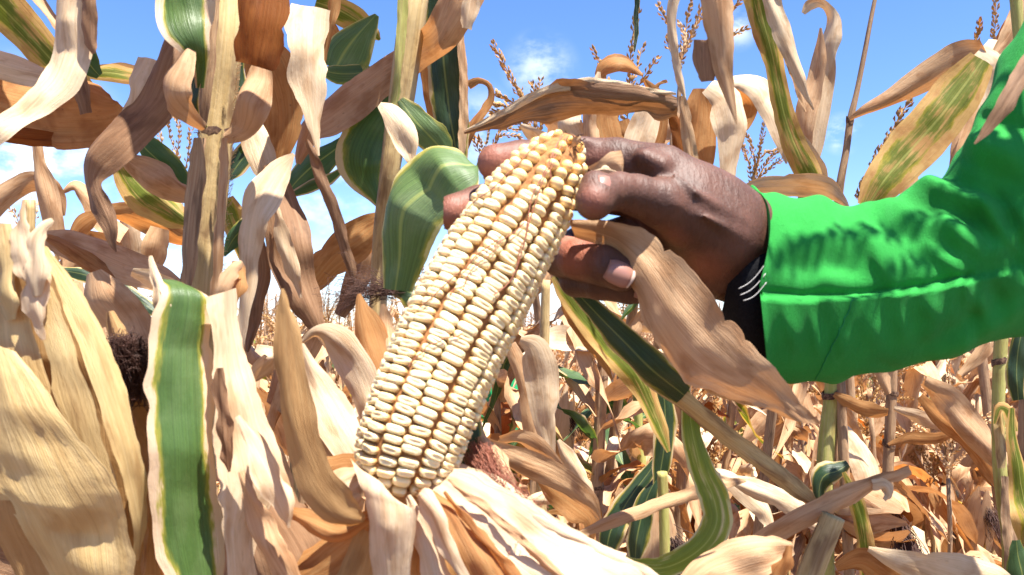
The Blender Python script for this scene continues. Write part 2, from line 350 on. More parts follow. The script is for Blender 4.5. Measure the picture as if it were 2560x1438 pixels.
def kernel_mat():
    m, N, L, pr = plain('kernel', 'kernel_ivory', (.80, .68, .44), .24, .5)
    pr.inputs['Subsurface Weight'].default_value = .35; pr.inputs['Subsurface Radius'].default_value = (1, .55, .2); pr.inputs['Subsurface Scale'].default_value = .0022
    oi = N.new('ShaderNodeObjectInfo'); tc = N.new('ShaderNodeTexCoord')
    at = N.new('ShaderNodeAttribute'); at.attribute_type = 'OBJECT'; at.attribute_name = 'ripe'
    z = N.new('ShaderNodeSeparateXYZ'); L.new(tc.outputs['Object'], z.inputs[0])
    base = mixc(N, L, oi.outputs['Random'], (.72, .55, .285), (.79, .64, .37))
    base = mixc(N, L, rng_(N, L, oi.outputs['Random'], .9, 1.0, 0, .35), base, (.70, .46, .17))
    base = mixc(N, L, at.outputs['Fac'], base, (.76, .42, .10))
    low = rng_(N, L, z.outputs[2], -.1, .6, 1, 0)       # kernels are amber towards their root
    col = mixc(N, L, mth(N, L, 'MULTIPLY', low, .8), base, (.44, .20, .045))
    nz = noise(N, L, tc.outputs['Object'], 3.0, 4, .6)
    col = mixc(N, L, rng_(N, L, nz, .5, .8, 0, .25), col, (.74, .60, .36))
    L.new(col, pr.inputs['Base Color'])
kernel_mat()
def cloth_mat():
    m, N, L, pr = plain('cloth', 'green_cotton', (.030, .50, .115), .85, .2)
    tc = N.new('ShaderNodeTexCoord'); uv = N.new('ShaderNodeUVMap')
    big = noise(N, L, tc.outputs['Object'], 28, 5, .6)
    fz = noise(N, L, tc.outputs['Object'], 900, 3, .7)
    col = mixc(N, L, rng_(N, L, big, .35, .7), (.016, .235, .032), (.012, .185, .025))
    col = mixc(N, L, rng_(N, L, fz, .45, .8, 0, .35), col, (.03, .29, .055))
    L.new(col, pr.inputs['Base Color']); pr.inputs['Sheen Weight'].default_value = .08; pr.inputs['Sheen Roughness'].default_value = .5
    pr.inputs['Sheen Tint'].default_value = (.3, 1, .45, 1)
    wx = N.new('ShaderNodeTexWave'); wx.bands_direction = 'X'; wx.inputs['Scale'].default_value = 700; L.new(tc.outputs['Object'], wx.inputs['Vector'])
    wy = N.new('ShaderNodeTexWave'); wy.bands_direction = 'Z'; wy.inputs['Scale'].default_value = 700; L.new(tc.outputs['Object'], wy.inputs['Vector'])
    h = mth(N, L, 'ADD', mth(N, L, 'ADD', wx.outputs['Fac'], wy.outputs['Fac']), mth(N, L, 'MULTIPLY', fz, 4))
    bp = N.new('ShaderNodeBump'); bp.inputs['Strength'].default_value = .35; bp.inputs['Distance'].default_value = .0004; L.new(h, bp.inputs['Height'])
    mpw = N.new('ShaderNodeMapping'); mpw.inputs['Rotation'].default_value = (0, R(35), 0); mpw.inputs['Scale'].default_value = (150, 60, 45); L.new(tc.outputs['Object'], mpw.inputs[0])
    wrk = noise(N, L, mpw.outputs[0], 1, 5, .62, .8); b3 = N.new('ShaderNodeBump'); b3.inputs['Strength'].default_value = .3; b3.inputs['Distance'].default_value = .0022; L.new(wrk, b3.inputs['Height'])
    fade = mixc(N, L, rng_(N, L, wrk, .55, .75, 0, .35), col, (.032, .255, .055)); L.new(fade, pr.inputs['Base Color'])
    b2 = N.new('ShaderNodeBump'); b2.inputs['Strength'].default_value = .5; b2.inputs['Distance'].default_value = .002; L.new(big, b2.inputs['Height']); L.new(b3.outputs[0], b2.inputs['Normal']); L.new(b2.outputs[0], bp.inputs['Normal'])
    L.new(bp.outputs[0], pr.inputs['Normal'])
cloth_mat()
def skin_mat():
    m, N, L, pr = plain('skin', 'dark_brown_skin', (.14, .06, .04), .55, .35)
    tc = N.new('ShaderNodeTexCoord'); at = N.new('ShaderNodeAttribute'); at.attribute_name = 'palmar'
    big = noise(N, L, tc.outputs['Object'], 55, 4, .6); fz = noise(N, L, tc.outputs['Object'], 700, 3, .7)
    dark = mixc(N, L, rng_(N, L, big, .35, .7), (.098, .041, .025), (.060, .024, .014))
    pale = mixc(N, L, rng_(N, L, big, .35, .7), (.36, .135, .085), (.29, .095, .055))
    col = mixc(N, L, at.outputs['Fac'], dark, pale)
    L.new(col, pr.inputs['Base Color'])
    pr.inputs['Subsurface Weight'].default_value = .12; pr.inputs['Subsurface Radius'].default_value = (1, .35, .2); pr.inputs['Subsurface Scale'].default_value = .003
    mp = N.new('ShaderNodeMapping'); mp.inputs['Rotation'].default_value = (0, R(-28), 0); mp.inputs['Scale'].default_value = (420, 160, 110); L.new(tc.outputs['Object'], mp.inputs[0])
    wr = noise(N, L, mp.outputs[0], 1, 3, .6, .6)
    vo = N.new('ShaderNodeTexVoronoi'); vo.inputs['Scale'].default_value = 800; L.new(tc.outputs['Object'], vo.inputs['Vector'])
    h = mth(N, L, 'ADD', mth(N, L, 'MULTIPLY', wr, 1.3), mth(N, L, 'MULTIPLY', fz, .6))
    bp = N.new('ShaderNodeBump'); bp.inputs['Strength'].default_value = .6; bp.inputs['Distance'].default_value = .0009; L.new(h, bp.inputs['Height']); L.new(bp.outputs[0], pr.inputs['Normal'])
skin_mat()

# ------------------------------------------------------------------ ground
def ground():
    n = 60; xs = np.linspace(-1, 1, n); xs = np.sign(xs) * np.abs(xs) ** 3 * 400
    ys = np.linspace(0, 1, n) ** 3 * 700 - 6
    X, Y = np.meshgrid(xs, ys, indexing='ij'); rng = np.random.default_rng(3)
    Z = rng.uniform(-.02, .02, X.shape) * (np.hypot(X, Y) < 30)
    i, j = np.meshgrid(np.arange(n - 1), np.arange(n - 1), indexing='ij'); a = (i * n + j).ravel()
    tag(mk('ground', np.stack([X, Y, Z], -1).reshape(-1, 3), np.stack([a, a + n, a + n + 1, a + 1], 1), M['soil']), kind='structure')
ground()

# ------------------------------------------------------------------ field plants (prototypes built once, then copied)
def free_leaf(rng, base, az, L, wd, el0, el1, nv=18, nu=4, twist=2.0):
    t = np.linspace(0, 1, nv); el = el0 + (el1 - el0) * np.clip(t * rng.uniform(1.2, 2.4), 0, 1) ** 1.2
    if rng.random() < .6:
        kk = rng.uniform(.2, .6); e1 = el0 - .5 * rng.random(); e2 = rng.uniform(-1.5, -.7); el = np.where(t < kk, el0 + (e1 - el0) * t / kk, e1 + (e2 - e1) * np.clip((t - kk) / .08, 0, 1)) + (t > kk) * (t - kk) * rng.uniform(-.6, .9)
    azs = az + .5 * smooth_wob(rng, nv, 8) * t; el = el + .25 * smooth_wob(rng, nv, 5) * t
    d = np.stack([np.cos(el) * np.cos(azs), np.cos(el) * np.sin(azs), np.sin(el)], 1)
    C = base + np.vstack([np.zeros(3), np.cumsum(d[:-1] * L / (nv - 1), 0)]); C[:, 2] = np.maximum(C[:, 2], .02)
    side = np.cross(d, np.array([0, 0, 1.0])); side /= np.maximum(np.linalg.norm(side, axis=1, keepdims=True), 1e-6)
    up = np.cross(side, d); roll = twist * smooth_wob(rng, nv, 9) * t ** .8
    X = side * np.cos(roll)[:, None] + up * np.sin(roll)[:, None]
    w = wd * np.clip(np.sin(math.pi * np.clip(.12 + t * .88, 0, 1) ** .75), .03, 1) * (1 + .12 * smooth_wob(rng, nv, 4))
    return ribbon(C - X * w[:, None] / 2, C + X * w[:, None] / 2, nu, rng.uniform(.05, .2), .004, .0015, int(rng.integers(1e6)), .02, None, 0, .03, 3)
def spikelets(C, rng, size, dens=1.0):
    n = len(C); V, F = [], []; k = 0
    T = np.gradient(C, axis=0); T /= np.maximum(np.linalg.norm(T, axis=1, keepdims=True), 1e-9)
    for i in range(n):
        for _ in range(max(1, int(3 * dens))):
            r = rng.normal(size=3); r -= T[i] * r.dot(T[i]); r /= np.linalg.norm(r) + 1e-9
            d = T[i] * .9 + r * .42; d /= np.linalg.norm(d); s = np.cross(d, r); s /= np.linalg.norm(s) + 1e-9
            q = C[i] + r * size * .1; l = size * rng.uniform(.8, 1.25); w = size * .24
            V += [q, q + d * l * .5 + s * w, q + d * l * .45 + r * w * 1.2, q + d * l * .5 - s * w, q + d * l]
            F += [(k, k + 1, k + 2), (k, k + 2, k + 3), (k + 1, k + 4, k + 2), (k + 2, k + 4, k + 3)]; k += 5
    st = tube_geo(C, size * .085, 4, False)
    return join([(np.array(V), F, None), st])
def tassel_geo(rng, top, h=.26, nb=7, size=.011):
    out = []
    for b in range(nb + 1):
        if b == 0: d0 = np.array([rng.normal() * .1, rng.normal() * .1, 1.0]); L = h; s = top
        else:
            a = rng.uniform(0, 6.3); sp = rng.uniform(.3, .8); d0 = np.array([math.cos(a) * sp, math.sin(a) * sp, 1.0]); L = h * rng.uniform(.5, .85); s = top + np.array([0, 0, h * rng.uniform(0, .3)])
        d0 = d0 / np.linalg.norm(d0); n = int(L / .0085); t = np.linspace(0, 1, n)[:, None]
        C = s + d0 * L * t + np.array([d0[0] * .05, d0[1] * .05, -.06]) * t ** 2 * (b > 0)
        out.append(spikelets(C, rng, size * (1.05 if b == 0 else .8)))
    return join(out)
def stalk_geo(rng, Hh, r0=.013, lean=.0):
    n = 26; z = np.linspace(0, Hh, n); nd = z / .17
    C = np.stack([lean * z ** 1.5 + .004 * np.sin(nd * math.pi), .004 * np.cos(nd * 2.1), z], 1)
    r = r0 * (1 - .62 * z / Hh) * (1 + .12 * (np.abs(nd % 1 - .0) < .12))
    return C, r
def ear_geo(rng, base, d, L=.17, r=.026, nl=5):
    """husked ear as overlapping leaves round an axis"""
    d = d / np.linalg.norm(d); s = np.cross(d, [0, 0, 1.0]); s /= np.linalg.norm(s) + 1e-9; u = np.cross(s, d)
    t = np.linspace(0, 1, 12); rr = r * np.sin(math.pi * np.clip(t * .86 + .1, 0, 1)) ** .6
    parts = []; 
    for k in range(nl):
        a = k / nl * 6.283 + rng.uniform(-.2, .2); 
        th = np.linspace(-.85, .85, 6); V = []
        tip = 1 + rng.uniform(0, .25)
        for i, ti in enumerate(t):
            for j, q in enumerate(th):
                sh = (1 - .75 * ti ** 3); an = a + q * sh; rad = rr[i] * (1 + .06 * k / nl + .1 * abs(q)) + (.008 * max(0, ti - .8) * 5 if k % 2 else 0)
                V.append(base + d * L * ti * tip + (s * math.cos(an) + u * math.sin(an)) * rad)
        n = len(t); i, j = np.meshgrid(np.arange(n - 1), np.arange(5), indexing='ij'); A = (i * 6 + j).ravel()
        F = np.stack([A, A + 1, A + 7, A + 6], 1); UV = np.stack(np.meshgrid(t * L, np.linspace(0, 1, 6), indexing='ij')[::-1], -1).reshape(-1, 2)
        parts.append((np.array(V), F, UV))
    return parts
def silk_geo(rng, base, d, L, n, r=.00028, spread=.35, curl=.3, grav=.5, ns=3):
    out = []; d = d / np.linalg.norm(d)
    for k in range(n):
        v = d + rng.normal(size=3) * spread; v /= np.linalg.norm(v); l = L * rng.uniform(.5, 1.1); m = 9; t = np.linspace(0, 1, m)[:, None]
        C = base + rng.normal(size=3) * L * .06 + v * l * t + np.array([0, 0, -1]) * l * grav * t ** 2
        C += np.stack([smooth_wob(rng, m, 3) for _ in range(3)], 1) * l * curl * .25 * t
        out.append(tube_geo(C, r, ns, False))
    return join(out)

def make_plant(seed, Hh, nl, tassel=True, ear=True, lod=0, mats=None, loc=(0, 0, 0), label='', group='', name='maize_plant', lean=None):
    rng = np.random.default_rng(seed); root = empty(name, loc, label, 'maize plant', group); base = np.array(loc, float)
    mats = mats or ['T', 'T', 'T', 'C', 'O', 'B']
    lean = rng.uniform(-.06, .06) if lean is None else lean
    C, r = stalk_geo(rng, Hh, rng.uniform(.010, .013), lean)
    V, F, UV = tube_geo(C + base, r, 8, True); mk('stalk', V, F, M[rng.choice(['SC', 'SC', 'SB', 'SG'])], root, UV)
    nd = []
    for k in range(2, int(Hh / .17)):
        i = int(k * .17 / Hh * 25); q = C[i]; nd.append(tube_geo(np.array([q - [0, 0, .006], q + [0, 0, .001], q + [0, 0, .008]]) + base, np.array([1.05, 1.25, 1.05]) * r[i], 8, False))
    if lod == 0: V, F, UV = join(nd); tag(mk('node_ring', V, F, M['node'], root, UV), kind='stuff')
    az = rng.uniform(0, 6.3)
    for k in range(nl):
        z = Hh * (.12 + .85 * (k + rng.uniform(-.3, .3)) / nl); i = min(25, int(z / Hh * 25)); az += math.pi + rng.normal() * .35
        Lf = rng.uniform(.26, .62) * (1 - .35 * abs(z / Hh - .5)); m = rng.choice(mats)
        V, F, UV = free_leaf(rng, C[i] + base, az, Lf, rng.uniform(.026, .060), rng.uniform(.4, 1.35), rng.uniform(-1.55, -.6), nv=(18 if lod == 0 else 10), nu=(5 if lod == 0 else 2))
        mk('leaf', V, F, M[m], root, UV)
    if tassel:
        V, F, UV = tassel_geo(rng, C[-1] + base, nb=(7 if lod == 0 else 5), size=.011 if lod == 0 else .014); mk('tassel', V, F, M[rng.choice(['TS', 'TS', 'TP'])], root, UV)
    if ear:
        z = rng.uniform(.45, .6) * Hh; i = int(z / Hh * 25); a = rng.uniform(0, 6.3); d = np.array([math.cos(a) * .55, math.sin(a) * .55, rng.choice([.9, -.8])]); b = C[i] + base + d * .02
        V, F, UV = join(ear_geo(rng, b, d, rng.uniform(.15, .2))); e = mk('ear', V, F, M[rng.choice(['Y', 'T', 'C'])], root, UV)
        V, F, UV = silk_geo(rng, b + d / np.linalg.norm(d) * .17, d, .05, 26, .0006); mk('silk', V, F, M['silkd'], e, UV)
    return root
def copy_tree(o, parent=None):
    c = o.copy(); COL.objects.link(c)
    if parent is not None: c.parent = parent
    for ch in [x for x in kids.get(o.name, [])]: copy_tree(ch, c)
    return c

GF = 'dry maize plants standing in the field'
LBL = 'dry tan maize plant among the crowded rows of the field behind the hand'
protos = []
for s in range(9):
    pr_ = make_plant(40 + s, [1.45, 1.55, 1.4, 1.6, 1.5, 1.35, 1.5, 1.45, 1.55][s], 22 + s % 3, tassel=s % 3 != 2, ear=s % 2 == 0,
                     mats=(['T', 'T', 'C', 'O', 'B', 'T', 'GY'] if s % 3 == 1 else ['T', 'T', 'C', 'C', 'O', 'T', 'T', 'B', 'T', 'O']) if s != 4 else ['GY', 'G', 'T', 'G', 'T'], label=LBL, group=GF)
    protos.append(pr_)
kids = {}
for o in bpy.data.objects:
    if o.parent: kids.setdefault(o.parent.name, []).append(o)
rngF = random.Random(5)
spots = []
def in_view(x, y, m=.25): return abs(x) < y * (W / 2 / FPX) + m
row = -9.0
for k in range(-16, 17):                       # rows run away from the camera, slightly askew
    for j in range(0, 40):
        y = 1.5 + j * .27 + rngF.uniform(-.06, .06); x = k * .62 + .12 * y + rngF.uniform(-.07, .07)
        if in_view(x, y) and y < 7.6: spots.append((x, y))
def allowed(x, y):
    px = W / 2 + x / y * FPX
    if y < 1.15 and px > 900: return False
    if y < .8: return False
    if y < 1.33 and px > 900: return False
    return True
for k in range(34):                             # crowded plants right behind the ones at the left
    y = .82 + .75 * rngF.random(); q = -60 + 950 * rngF.random(); spots.append(((q - W / 2) / FPX * y, y))
for k in range(26):
    y = 1.35 + .6 * rngF.random(); q = 1330 + 1250 * rngF.random(); spots.append(((q - W / 2) / FPX * y, y))
spots = sorted([s for s in spots if allowed(*s)], key=lambda s: s[1])
used = set(); n_ind = 0
for (x, y) in spots[:285]:
    k = rngF.randrange(9)
    if y < 1.7 and x < 0: k = (2, 5, 8)[k % 3]
    if k in used: o = copy_tree(protos[k])
    else: o = protos[k]; used.add(k)
    sc = rngF.uniform(.88, 1.08)
    if y > 2.0 and W / 2 + x / y * FPX > 1100: sc *= .93
    if y < 2.3 and W / 2 + x / y * FPX > 1050: sc *= .86       # lodged, half collapsed plants in the open rows
    if y < 1.6 and x < -.1: sc *= .97
    o.location = (x, y, 0); o.rotation_euler = (rngF.uniform(-.06, .06), rngF.uniform(-.06, .06), rngF.uniform(0, 6.28)); o.scale = (sc, sc, sc)
    n_ind += 1
    q = W / 2 + x / y * FPX
    where = ('at the left edge above the straw ear' if q < 330 else 'behind the thick left stalk' if q < 640 else 'between the left stalk and the cob' if q < 1050 else 'behind the cob' if q < 1290 else
             'in the gap right of the cob' if q < 1620 else 'below the gripped husk leaf' if q < 1960 else 'under the forearm' if q < 2260 else 'below the elbow near the right edge')
    how = 'half collapsed' if y < 2.3 and q > 1050 else 'tall' if y < 2.6 else 'mid sized' if y < 4 else 'small' if y < 5.6 else 'tiny'
    far = 'in the nearest row' if y < 1.9 else 'in the second row back' if y < 2.6 else 'a few rows back' if y < 4 else 'farther off in the rows' if y < 5.6 else 'far off in the rows'
    look = 'green and yellow leafed' if k == 4 else 'dry tan, tassel topped' if k % 3 != 2 else 'dry tan, bare topped'
    o['label'] = '%s %s maize plant %s, %s' % (how, look, where, far)
    if len(o['label'].split()) > 16: o['label'] = '%s %s maize plant %s' % (how, look, where)
# far rows read as one mass
def far_field():
    rng = np.random.default_rng(77); base = []
    for s in range(6):
        parts = []; Hh = rng.uniform(1.35, 1.55); C, r = stalk_geo(rng, Hh); parts.append(tube_geo(C[::5], r[::5], 4, False)); az = 0
        for k in range(13):
            z = Hh * (.1 + .85 * k / 13); az += math.pi + rng.normal() * .4
            parts.append(free_leaf(rng, C[int(z / Hh * 25)], az, rng.uniform(.4, .65), rng.uniform(.035, .055), rng.uniform(.7, 1.3), rng.uniform(-1.5, -.6), nv=8, nu=1))
        parts.append(tassel_geo(rng, C[-1], nb=3, size=.02) if s % 2 else tube_geo(np.array([C[-1], C[-1] + [0, 0, .2]]), .004, 4, False))
        V, F, UV = join(parts); 
        tri = []
        for f in F: tri += [f] if len(f) == 4 else [tuple(f) + (f[-1],)] if len(f) == 3 else []
        base.append((V, np.array(tri), UV))
    Vs, Fs, U = [], [], []; k = 0
    for j in range(0, 75):
        y = 7.7 + j * .36 + rng.uniform(-.1, .1)
        nx = int(y * 1.35 / .55)
        for i in range(nx):
            x = (i - nx / 2) * .55 + .3 * math.sin(j * 2.3) + rng.uniform(-.15, .15)
            if j > 25 and rng.random() < .45: continue
            V, F, UV = base[rng.integers(6)]; a = rng.uniform(0, 6.3); c, s = math.cos(a), math.sin(a); sc = rng.uniform(.85, 1.08)
            q = V * sc; Vs.append(np.stack([q[:, 0] * c - q[:, 1] * s + x, q[:, 0] * s + q[:, 1] * c + y, q[:, 2]], 1)); Fs.append(F + k); U.append(UV); k += len(V)
    V = np.vstack(Vs); F = np.vstack(Fs); 
    me = bpy.data.meshes.new('maize_rows'); me.vertices.add(len(V)); me.vertices.foreach_set('co', V.astype(np.float32).ravel())
    deg = F[:, 2] == F[:, 3]; cnt = np.where(deg, 3, 4); loops = np.concatenate([f[:c] for f, c in zip(F, cnt)]) if False else F.ravel()[~np.stack([np.zeros_like(deg)] * 3 + [deg], 1).ravel()]
    me.loops.add(len(loops)); me.loops.foreach_set('vertex_index', loops.astype(np.int32)); me.polygons.add(len(F))
    me.polygons.foreach_set('loop_start', np.concatenate([[0], np.cumsum(cnt)[:-1]]).astype(np.int32)); me.update(calc_edges=True)
    me.uv_layers.new(name='UVMap').data.foreach_set('uv', np.vstack(U)[loops].astype(np.float32).ravel())
    me.materials.append(M['T']); o = bpy.data.objects.new('maize_rows', me); COL.objects.link(o)
    tag(o, 'far rows of dry maize reading as one tan mass at the end of the field', 'maize rows', kind='stuff')
far_field()
def leaf_litter():
    rng = np.random.default_rng(12); parts = []
    for _ in range(2600):
        y = 2.2 + rng.random() ** 1.3 * 6; x = rng.uniform(-1, 1) * y * .7
        V, F, UV = free_leaf(rng, np.array([x, y, rng.uniform(.02, .7)]), rng.uniform(0, 6.3), rng.uniform(.2, .45), rng.uniform(.03, .055), rng.uniform(-.5, .9), rng.uniform(-1.2, .1), nv=9, nu=2); parts.append((V, F, UV))
    V, F, UV = join(parts); tag(mk('fallen_leaves', V, F, M['T'], None, UV), 'dry fallen maize leaves lying over the soil between the stalks', 'fallen leaves', kind='stuff')
leaf_litter()
# ---- HERO SECTION ----
# ------------------------------------------------------------------ near plants: leaf outlines given as (x, y, width, depth) along the blade
def near_plant(name, x, d, label, cat='maize plant'):
    p = P(x, 719, d); return empty(name, (p[0], p[1], 0), label, cat, 'tall maize plants close to the camera')
def to_ground(x, y, w, d, x2=None):
    """stalk rows that carry a stalk on down to the soil"""
    p = P(x, y, d); f = -1 / FPX * 0 + 1
    return p
def stalk_down(par, mat, pts, gx=None, ns=14, ridges=.0, name='stalk'):
    q = spline(np.array(pts, float), len(pts) * 6); C = [P(a, b, d) for a, b, _, d in q]; r = list(q[:, 2] / 2 / FPX * q[:, 3])
    e = C[-1]; rs = np.random.default_rng(int(abs(e[0]) * 1e4)); far = e[1] > .84; b = np.array([e[0] + (rs.uniform(-.2, .2) if far else 0), e[1] + (rs.uniform(0, .25) if far else .02), -.01])
    for t in np.linspace(.15, 1, 8): C.append(e * (1 - t) + b * t); r.append(r[len(q) - 1] * (1 + .25 * t))
    V, F, UV = tube_geo(np.array(C), np.array(r), ns, True, 1.0, ridges); return mk(name, V, F, M[mat], par, UV)
def ring(par, x, y, w, d, h=8):
    rg = np.random.default_rng(int(x * 7 + y)); V, F, UV = tube_geo(np.array([P(x, y - h, d), P(x, y, d), P(x, y + h, d)]), np.array([1.0, 1.06, 1.01]) * w / 2 / FPX * d, 14, False); V = V + np.array([0, 0, 1]) * (np.tile(np.sin(np.arange(14) / 14 * 6.283 + rg.uniform(0, 6)) * .7 + rg.normal(size=14) * .35, 3) * h * .9 / FPX * d)[:, None]; return mk('node_ring', V, F, M['node'], par, UV)

# plant whose stalk stands left of the middle
A = near_plant('maize_plant', 520, .52, 'tall maize plant with thick cream and brown stalk in the left third')
stalk_down(A, 'SC', [(612, -320, 70, .54), (578, -60, 74, .53), (566, 100, 78, .52), (552, 240, 80, .52), (540, 330, 84, .52), (530, 440, 84, .52), (516, 580, 84, .52), (505, 720, 84, .52), (498, 900, 84, .53)], ridges=.035)
ring(A, 540, 335, 82, .52, 12); 
leaf(A, 'SB', [(536, -60, 40, .497), (530, 60, 36, .497), (520, 180, 34, .495), (508, 270, 30, .495), (505, 330, 16, .497)], name='leaf_sheath', curl=.3, wave=.001, rib=0)  # sheath strip: its brown is partly own colour, partly painted shade on the left
leaf(A, 'SB', [(495, 345, 26, .495), (492, 440, 44, .492), (478, 560, 42, .492), (468, 680, 40, .492), (462, 790, 38, .495)], name='leaf_sheath', curl=.3, wave=.001, rib=0)  # lower strip, dark brown also stands in for shade along the stalk's left side
leaf(A, 'T', [(562, 345, 14, .49), (560, 430, 22, .488), (552, 540, 24, .488), (543, 660, 28, .488), (535, 770, 26, .49)], name='leaf_sheath', curl=.5, wave=.0005, rib=0)
def fuzz(par, pts, n, L, seed, mat='silkd', name='stalk_hairs'):
    rng = np.random.default_rng(seed); q = spline(np.array(pts, float), n); out = []
    for x, y, w, d in q:
        s = rng.choice([-1, 1]); a = P(x + s * w / 2 + rng.uniform(-3, 3), y, d - .004); b = a + np.array([s * rng.uniform(.2, 1), rng.uniform(-.6, .1), rng.uniform(-.2, 1)]) * L
        out.append(tube_geo(np.array([a, (a + b) / 2 + rng.normal(size=3) * L * .1, b]), .00018, 3, False))
    V, F, UV = join(out); return tag(mk(name, V, F, M[mat], par, UV), kind='stuff')
fuzz(A, [(566, -20, 80, .5), (545, 260, 80, .5), (532, 440, 84, .5), (505, 720, 84, .5)], 260, .004, 5, 'TP')
leaf(A, 'GM', [(455, -110, 130, .47), (458, -40, 150, .46), (462, 20, 150, .455), (468, 75, 135, .45), (490, 125, 70, .45), (500, 165, 40, .455), (500, 220, 24, .46)], curl=.3, tilt=-.4, seed=3)
leaf(A, 'T', [(478, 115, 18, .45), (462, 165, 55, .446), (445, 215, 74, .444), (450, 260, 72, .446), (478, 292, 44, .45), (510, 318, 22, .46)], curl=.45, tilt=.3)
leaf(A, 'GD', [(492, 120, 22, .462), (490, 190, 34, .462), (478, 250, 36, .462), (488, 295, 24, .465), (515, 320, 14, .47)], curl=.2)
leaf(A, 'B', [(478, 70, 60, .53), (445, 140, 92, .52), (415, 210, 100, .515), (375, 280, 104, .51), (305, 350, 104, .50), (255, 405, 76, .50), (232, 455, 46, .50), (248, 510, 56, .495), (272, 565, 42, .49), (282, 605, 22, .49), (291, 630, 4, .49)], curl=.25, tilt=.5, wave=.005, tears=3)
leaf(A, 'C', [(378, 150, 70, .57), (362, 210, 84, .565), (345, 250, 60, .56), (322, 285, 40, .56), (300, 310, 12, .56)], curl=.2)
leaf(A, 'GD', [(592, 130, 30, .545), (592, 210, 46, .545), (590, 280, 44, .54), (592, 330, 20, .54)], curl=.2)
leaf(A, 'T', [(660, 130, 14, .50), (652, 180, 58, .497), (640, 235, 82, .494), (622, 290, 86, .492), (596, 328, 56, .495), (565, 346, 26, .50)], curl=.55, tilt=.2)
leaf(A, 'D', [(675, -90, 120, .44), (665, -20, 128, .435), (655, 50, 126, .43), (648, 105, 122, .43), (640, 150, 112, .43), (636, 166, 100, .43)], curl=.12, tilt=.3, rag=.001, tears=1)
leaf(A, 'C', [(775, 18, 100, .56), (768, 60, 108, .555), (766, 120, 104, .55), (770, 180, 96, .55), (776, 240, 72, .55), (782, 300, 42, .55), (788, 350, 24, .55), (795, 390, 8, .55)], curl=.12, tilt=-.5, tears=3, rag=.002, label='bleached cream leaf blade hanging from a fold')
leaf(A, 'O', [(842, -60, 34, .565), (836, 0, 30, .565), (824, 60, 26, .565), (812, 130, 16, .565), (806, 190, 6, .565)], curl=.2)
leaf(A, 'O', [(640, 100, 80, .62), (675, 170, 130, .62), (700, 250, 120, .62), (705, 320, 96, .62), (694, 390, 56, .62), (684, 450, 14, .62)], curl=.15, tilt=.2)
leaf(A, 'C', [(622, 300, 50, .58), (642, 360, 74, .575), (660, 415, 66, .57), (675, 460, 34, .57), (690, 500, 10, .57)], curl=.2, tilt=-.3)
leaf(A, 'C', [(735, 385, 10, .51), (695, 430, 66, .51), (655, 500, 92, .505), (632, 570, 80, .50), (622, 640, 50, .50), (622, 700, 44, .50), (612, 770, 38, .50), (604, 830, 26, .50), (606, 870, 8, .50)], curl=.2, tilt=.4, wave=.004, tears=2)
leaf(A, 'B', [(672, 410, 30, .56), (694, 480, 80, .56), (712, 560, 108, .555), (728, 640, 112, .55), (748, 715, 92, .55), (775, 780, 66, .55), (800, 830, 34, .55), (815, 870, 6, .55)], curl=.2, tilt=-.3, wave=.004, tears=3, pleat=.0008)
leaf(A, 'C', [(690, 520, 14, .545), (706, 580, 36, .542), (722, 640, 40, .54), (738, 700, 26, .54), (752, 745, 6, .54)], curl=.2)
leaf(A, 'B', [(645, 600, 40, .58), (650, 680, 50, .58), (640, 760, 44, .58), (628, 830, 30, .58), (618, 880, 8, .58)], curl=.25)
leaf(A, 'GD', [(600, 380, 20, .60), (640, 350, 50, .60), (590, 420, 50, .60), (575, 450, 10, .60)], curl=.2)
leaf(A, 'G', [(560, 640, 10, .60), (590, 590, 46, .60), (640, 550, 50, .60), (690, 510, 30, .60), (730, 480, 8, .60)], curl=.2)
leaf(A, 'GY', [(560, 500, 50, .62), (590, 560, 66, .62), (610, 620, 50, .62), (630, 680, 20, .62)], curl=.2)

# plant in the middle behind the hand
B_ = near_plant('maize_plant', 1000, .62, 'tall maize plant with yellow and cream stalk and green leaves, left of the cob tip')
stalk_down(B_, 'SC', [(1090, -330, 60, .64), (1052, -100, 66, .63), (1034, 20, 68, .62), (1018, 140, 68, .62), (1002, 260, 64, .62), (986, 350, 56, .62), (972, 450, 48, .62), (958, 550, 44, .63), (950, 660, 44, .64), (945, 760, 44, .64)], ridges=.03)
leaf(B_, 'SG', [(1010, -40, 26, .60), (1004, 60, 26, .598), (996, 160, 24, .597), (988, 240, 18, .60), (980, 300, 8, .60)], name='leaf_sheath', curl=.3, wave=.0006, rib=0)
leaf(B_, 'T', [(1200, -90, 90, .58), (1165, -30, 110, .58), (1130, 40, 104, .585), (1095, 95, 88, .60), (1035, 140, 78, .65), (960, 195, 88, .65), (895, 245, 98, .65), (835, 290, 88, .645), (785, 322, 66, .64), (765, 350, 52, .64), (752, 385, 34, .64), (745, 410, 12, .64)], curl=.2, tilt=.5, wave=.004, tears=2)
leaf(B_, 'C', [(1180, -60, 40, .57), (1178, 0, 42, .57), (1172, 45, 40, .57), (1165, 72, 24, .57)], curl=.2, rag=.001)
leaf(B_, 'GD', [(1105, -80, 90, .68), (1110, 20, 100, .68), (1112, 110, 100, .68), (1118, 200, 96, .68), (1126, 280, 88, .68), (1136, 350, 74, .68), (1146, 420, 40, .68)], curl=.18, tilt=.2, wave=.001)
leaf(B_, 'T', [(1150, -60, 18, .67), (1152, 60, 18, .67), (1156, 160, 20, .67), (1158, 260, 22, .67), (1156, 350, 20, .67), (1150, 420, 8, .67)], curl=.2)
leaf(B_, 'O', [(1075, 60, 20, .70), (1072, 160, 40, .70), (1080, 250, 36, .70), (1090, 330, 20, .70)], curl=.2)
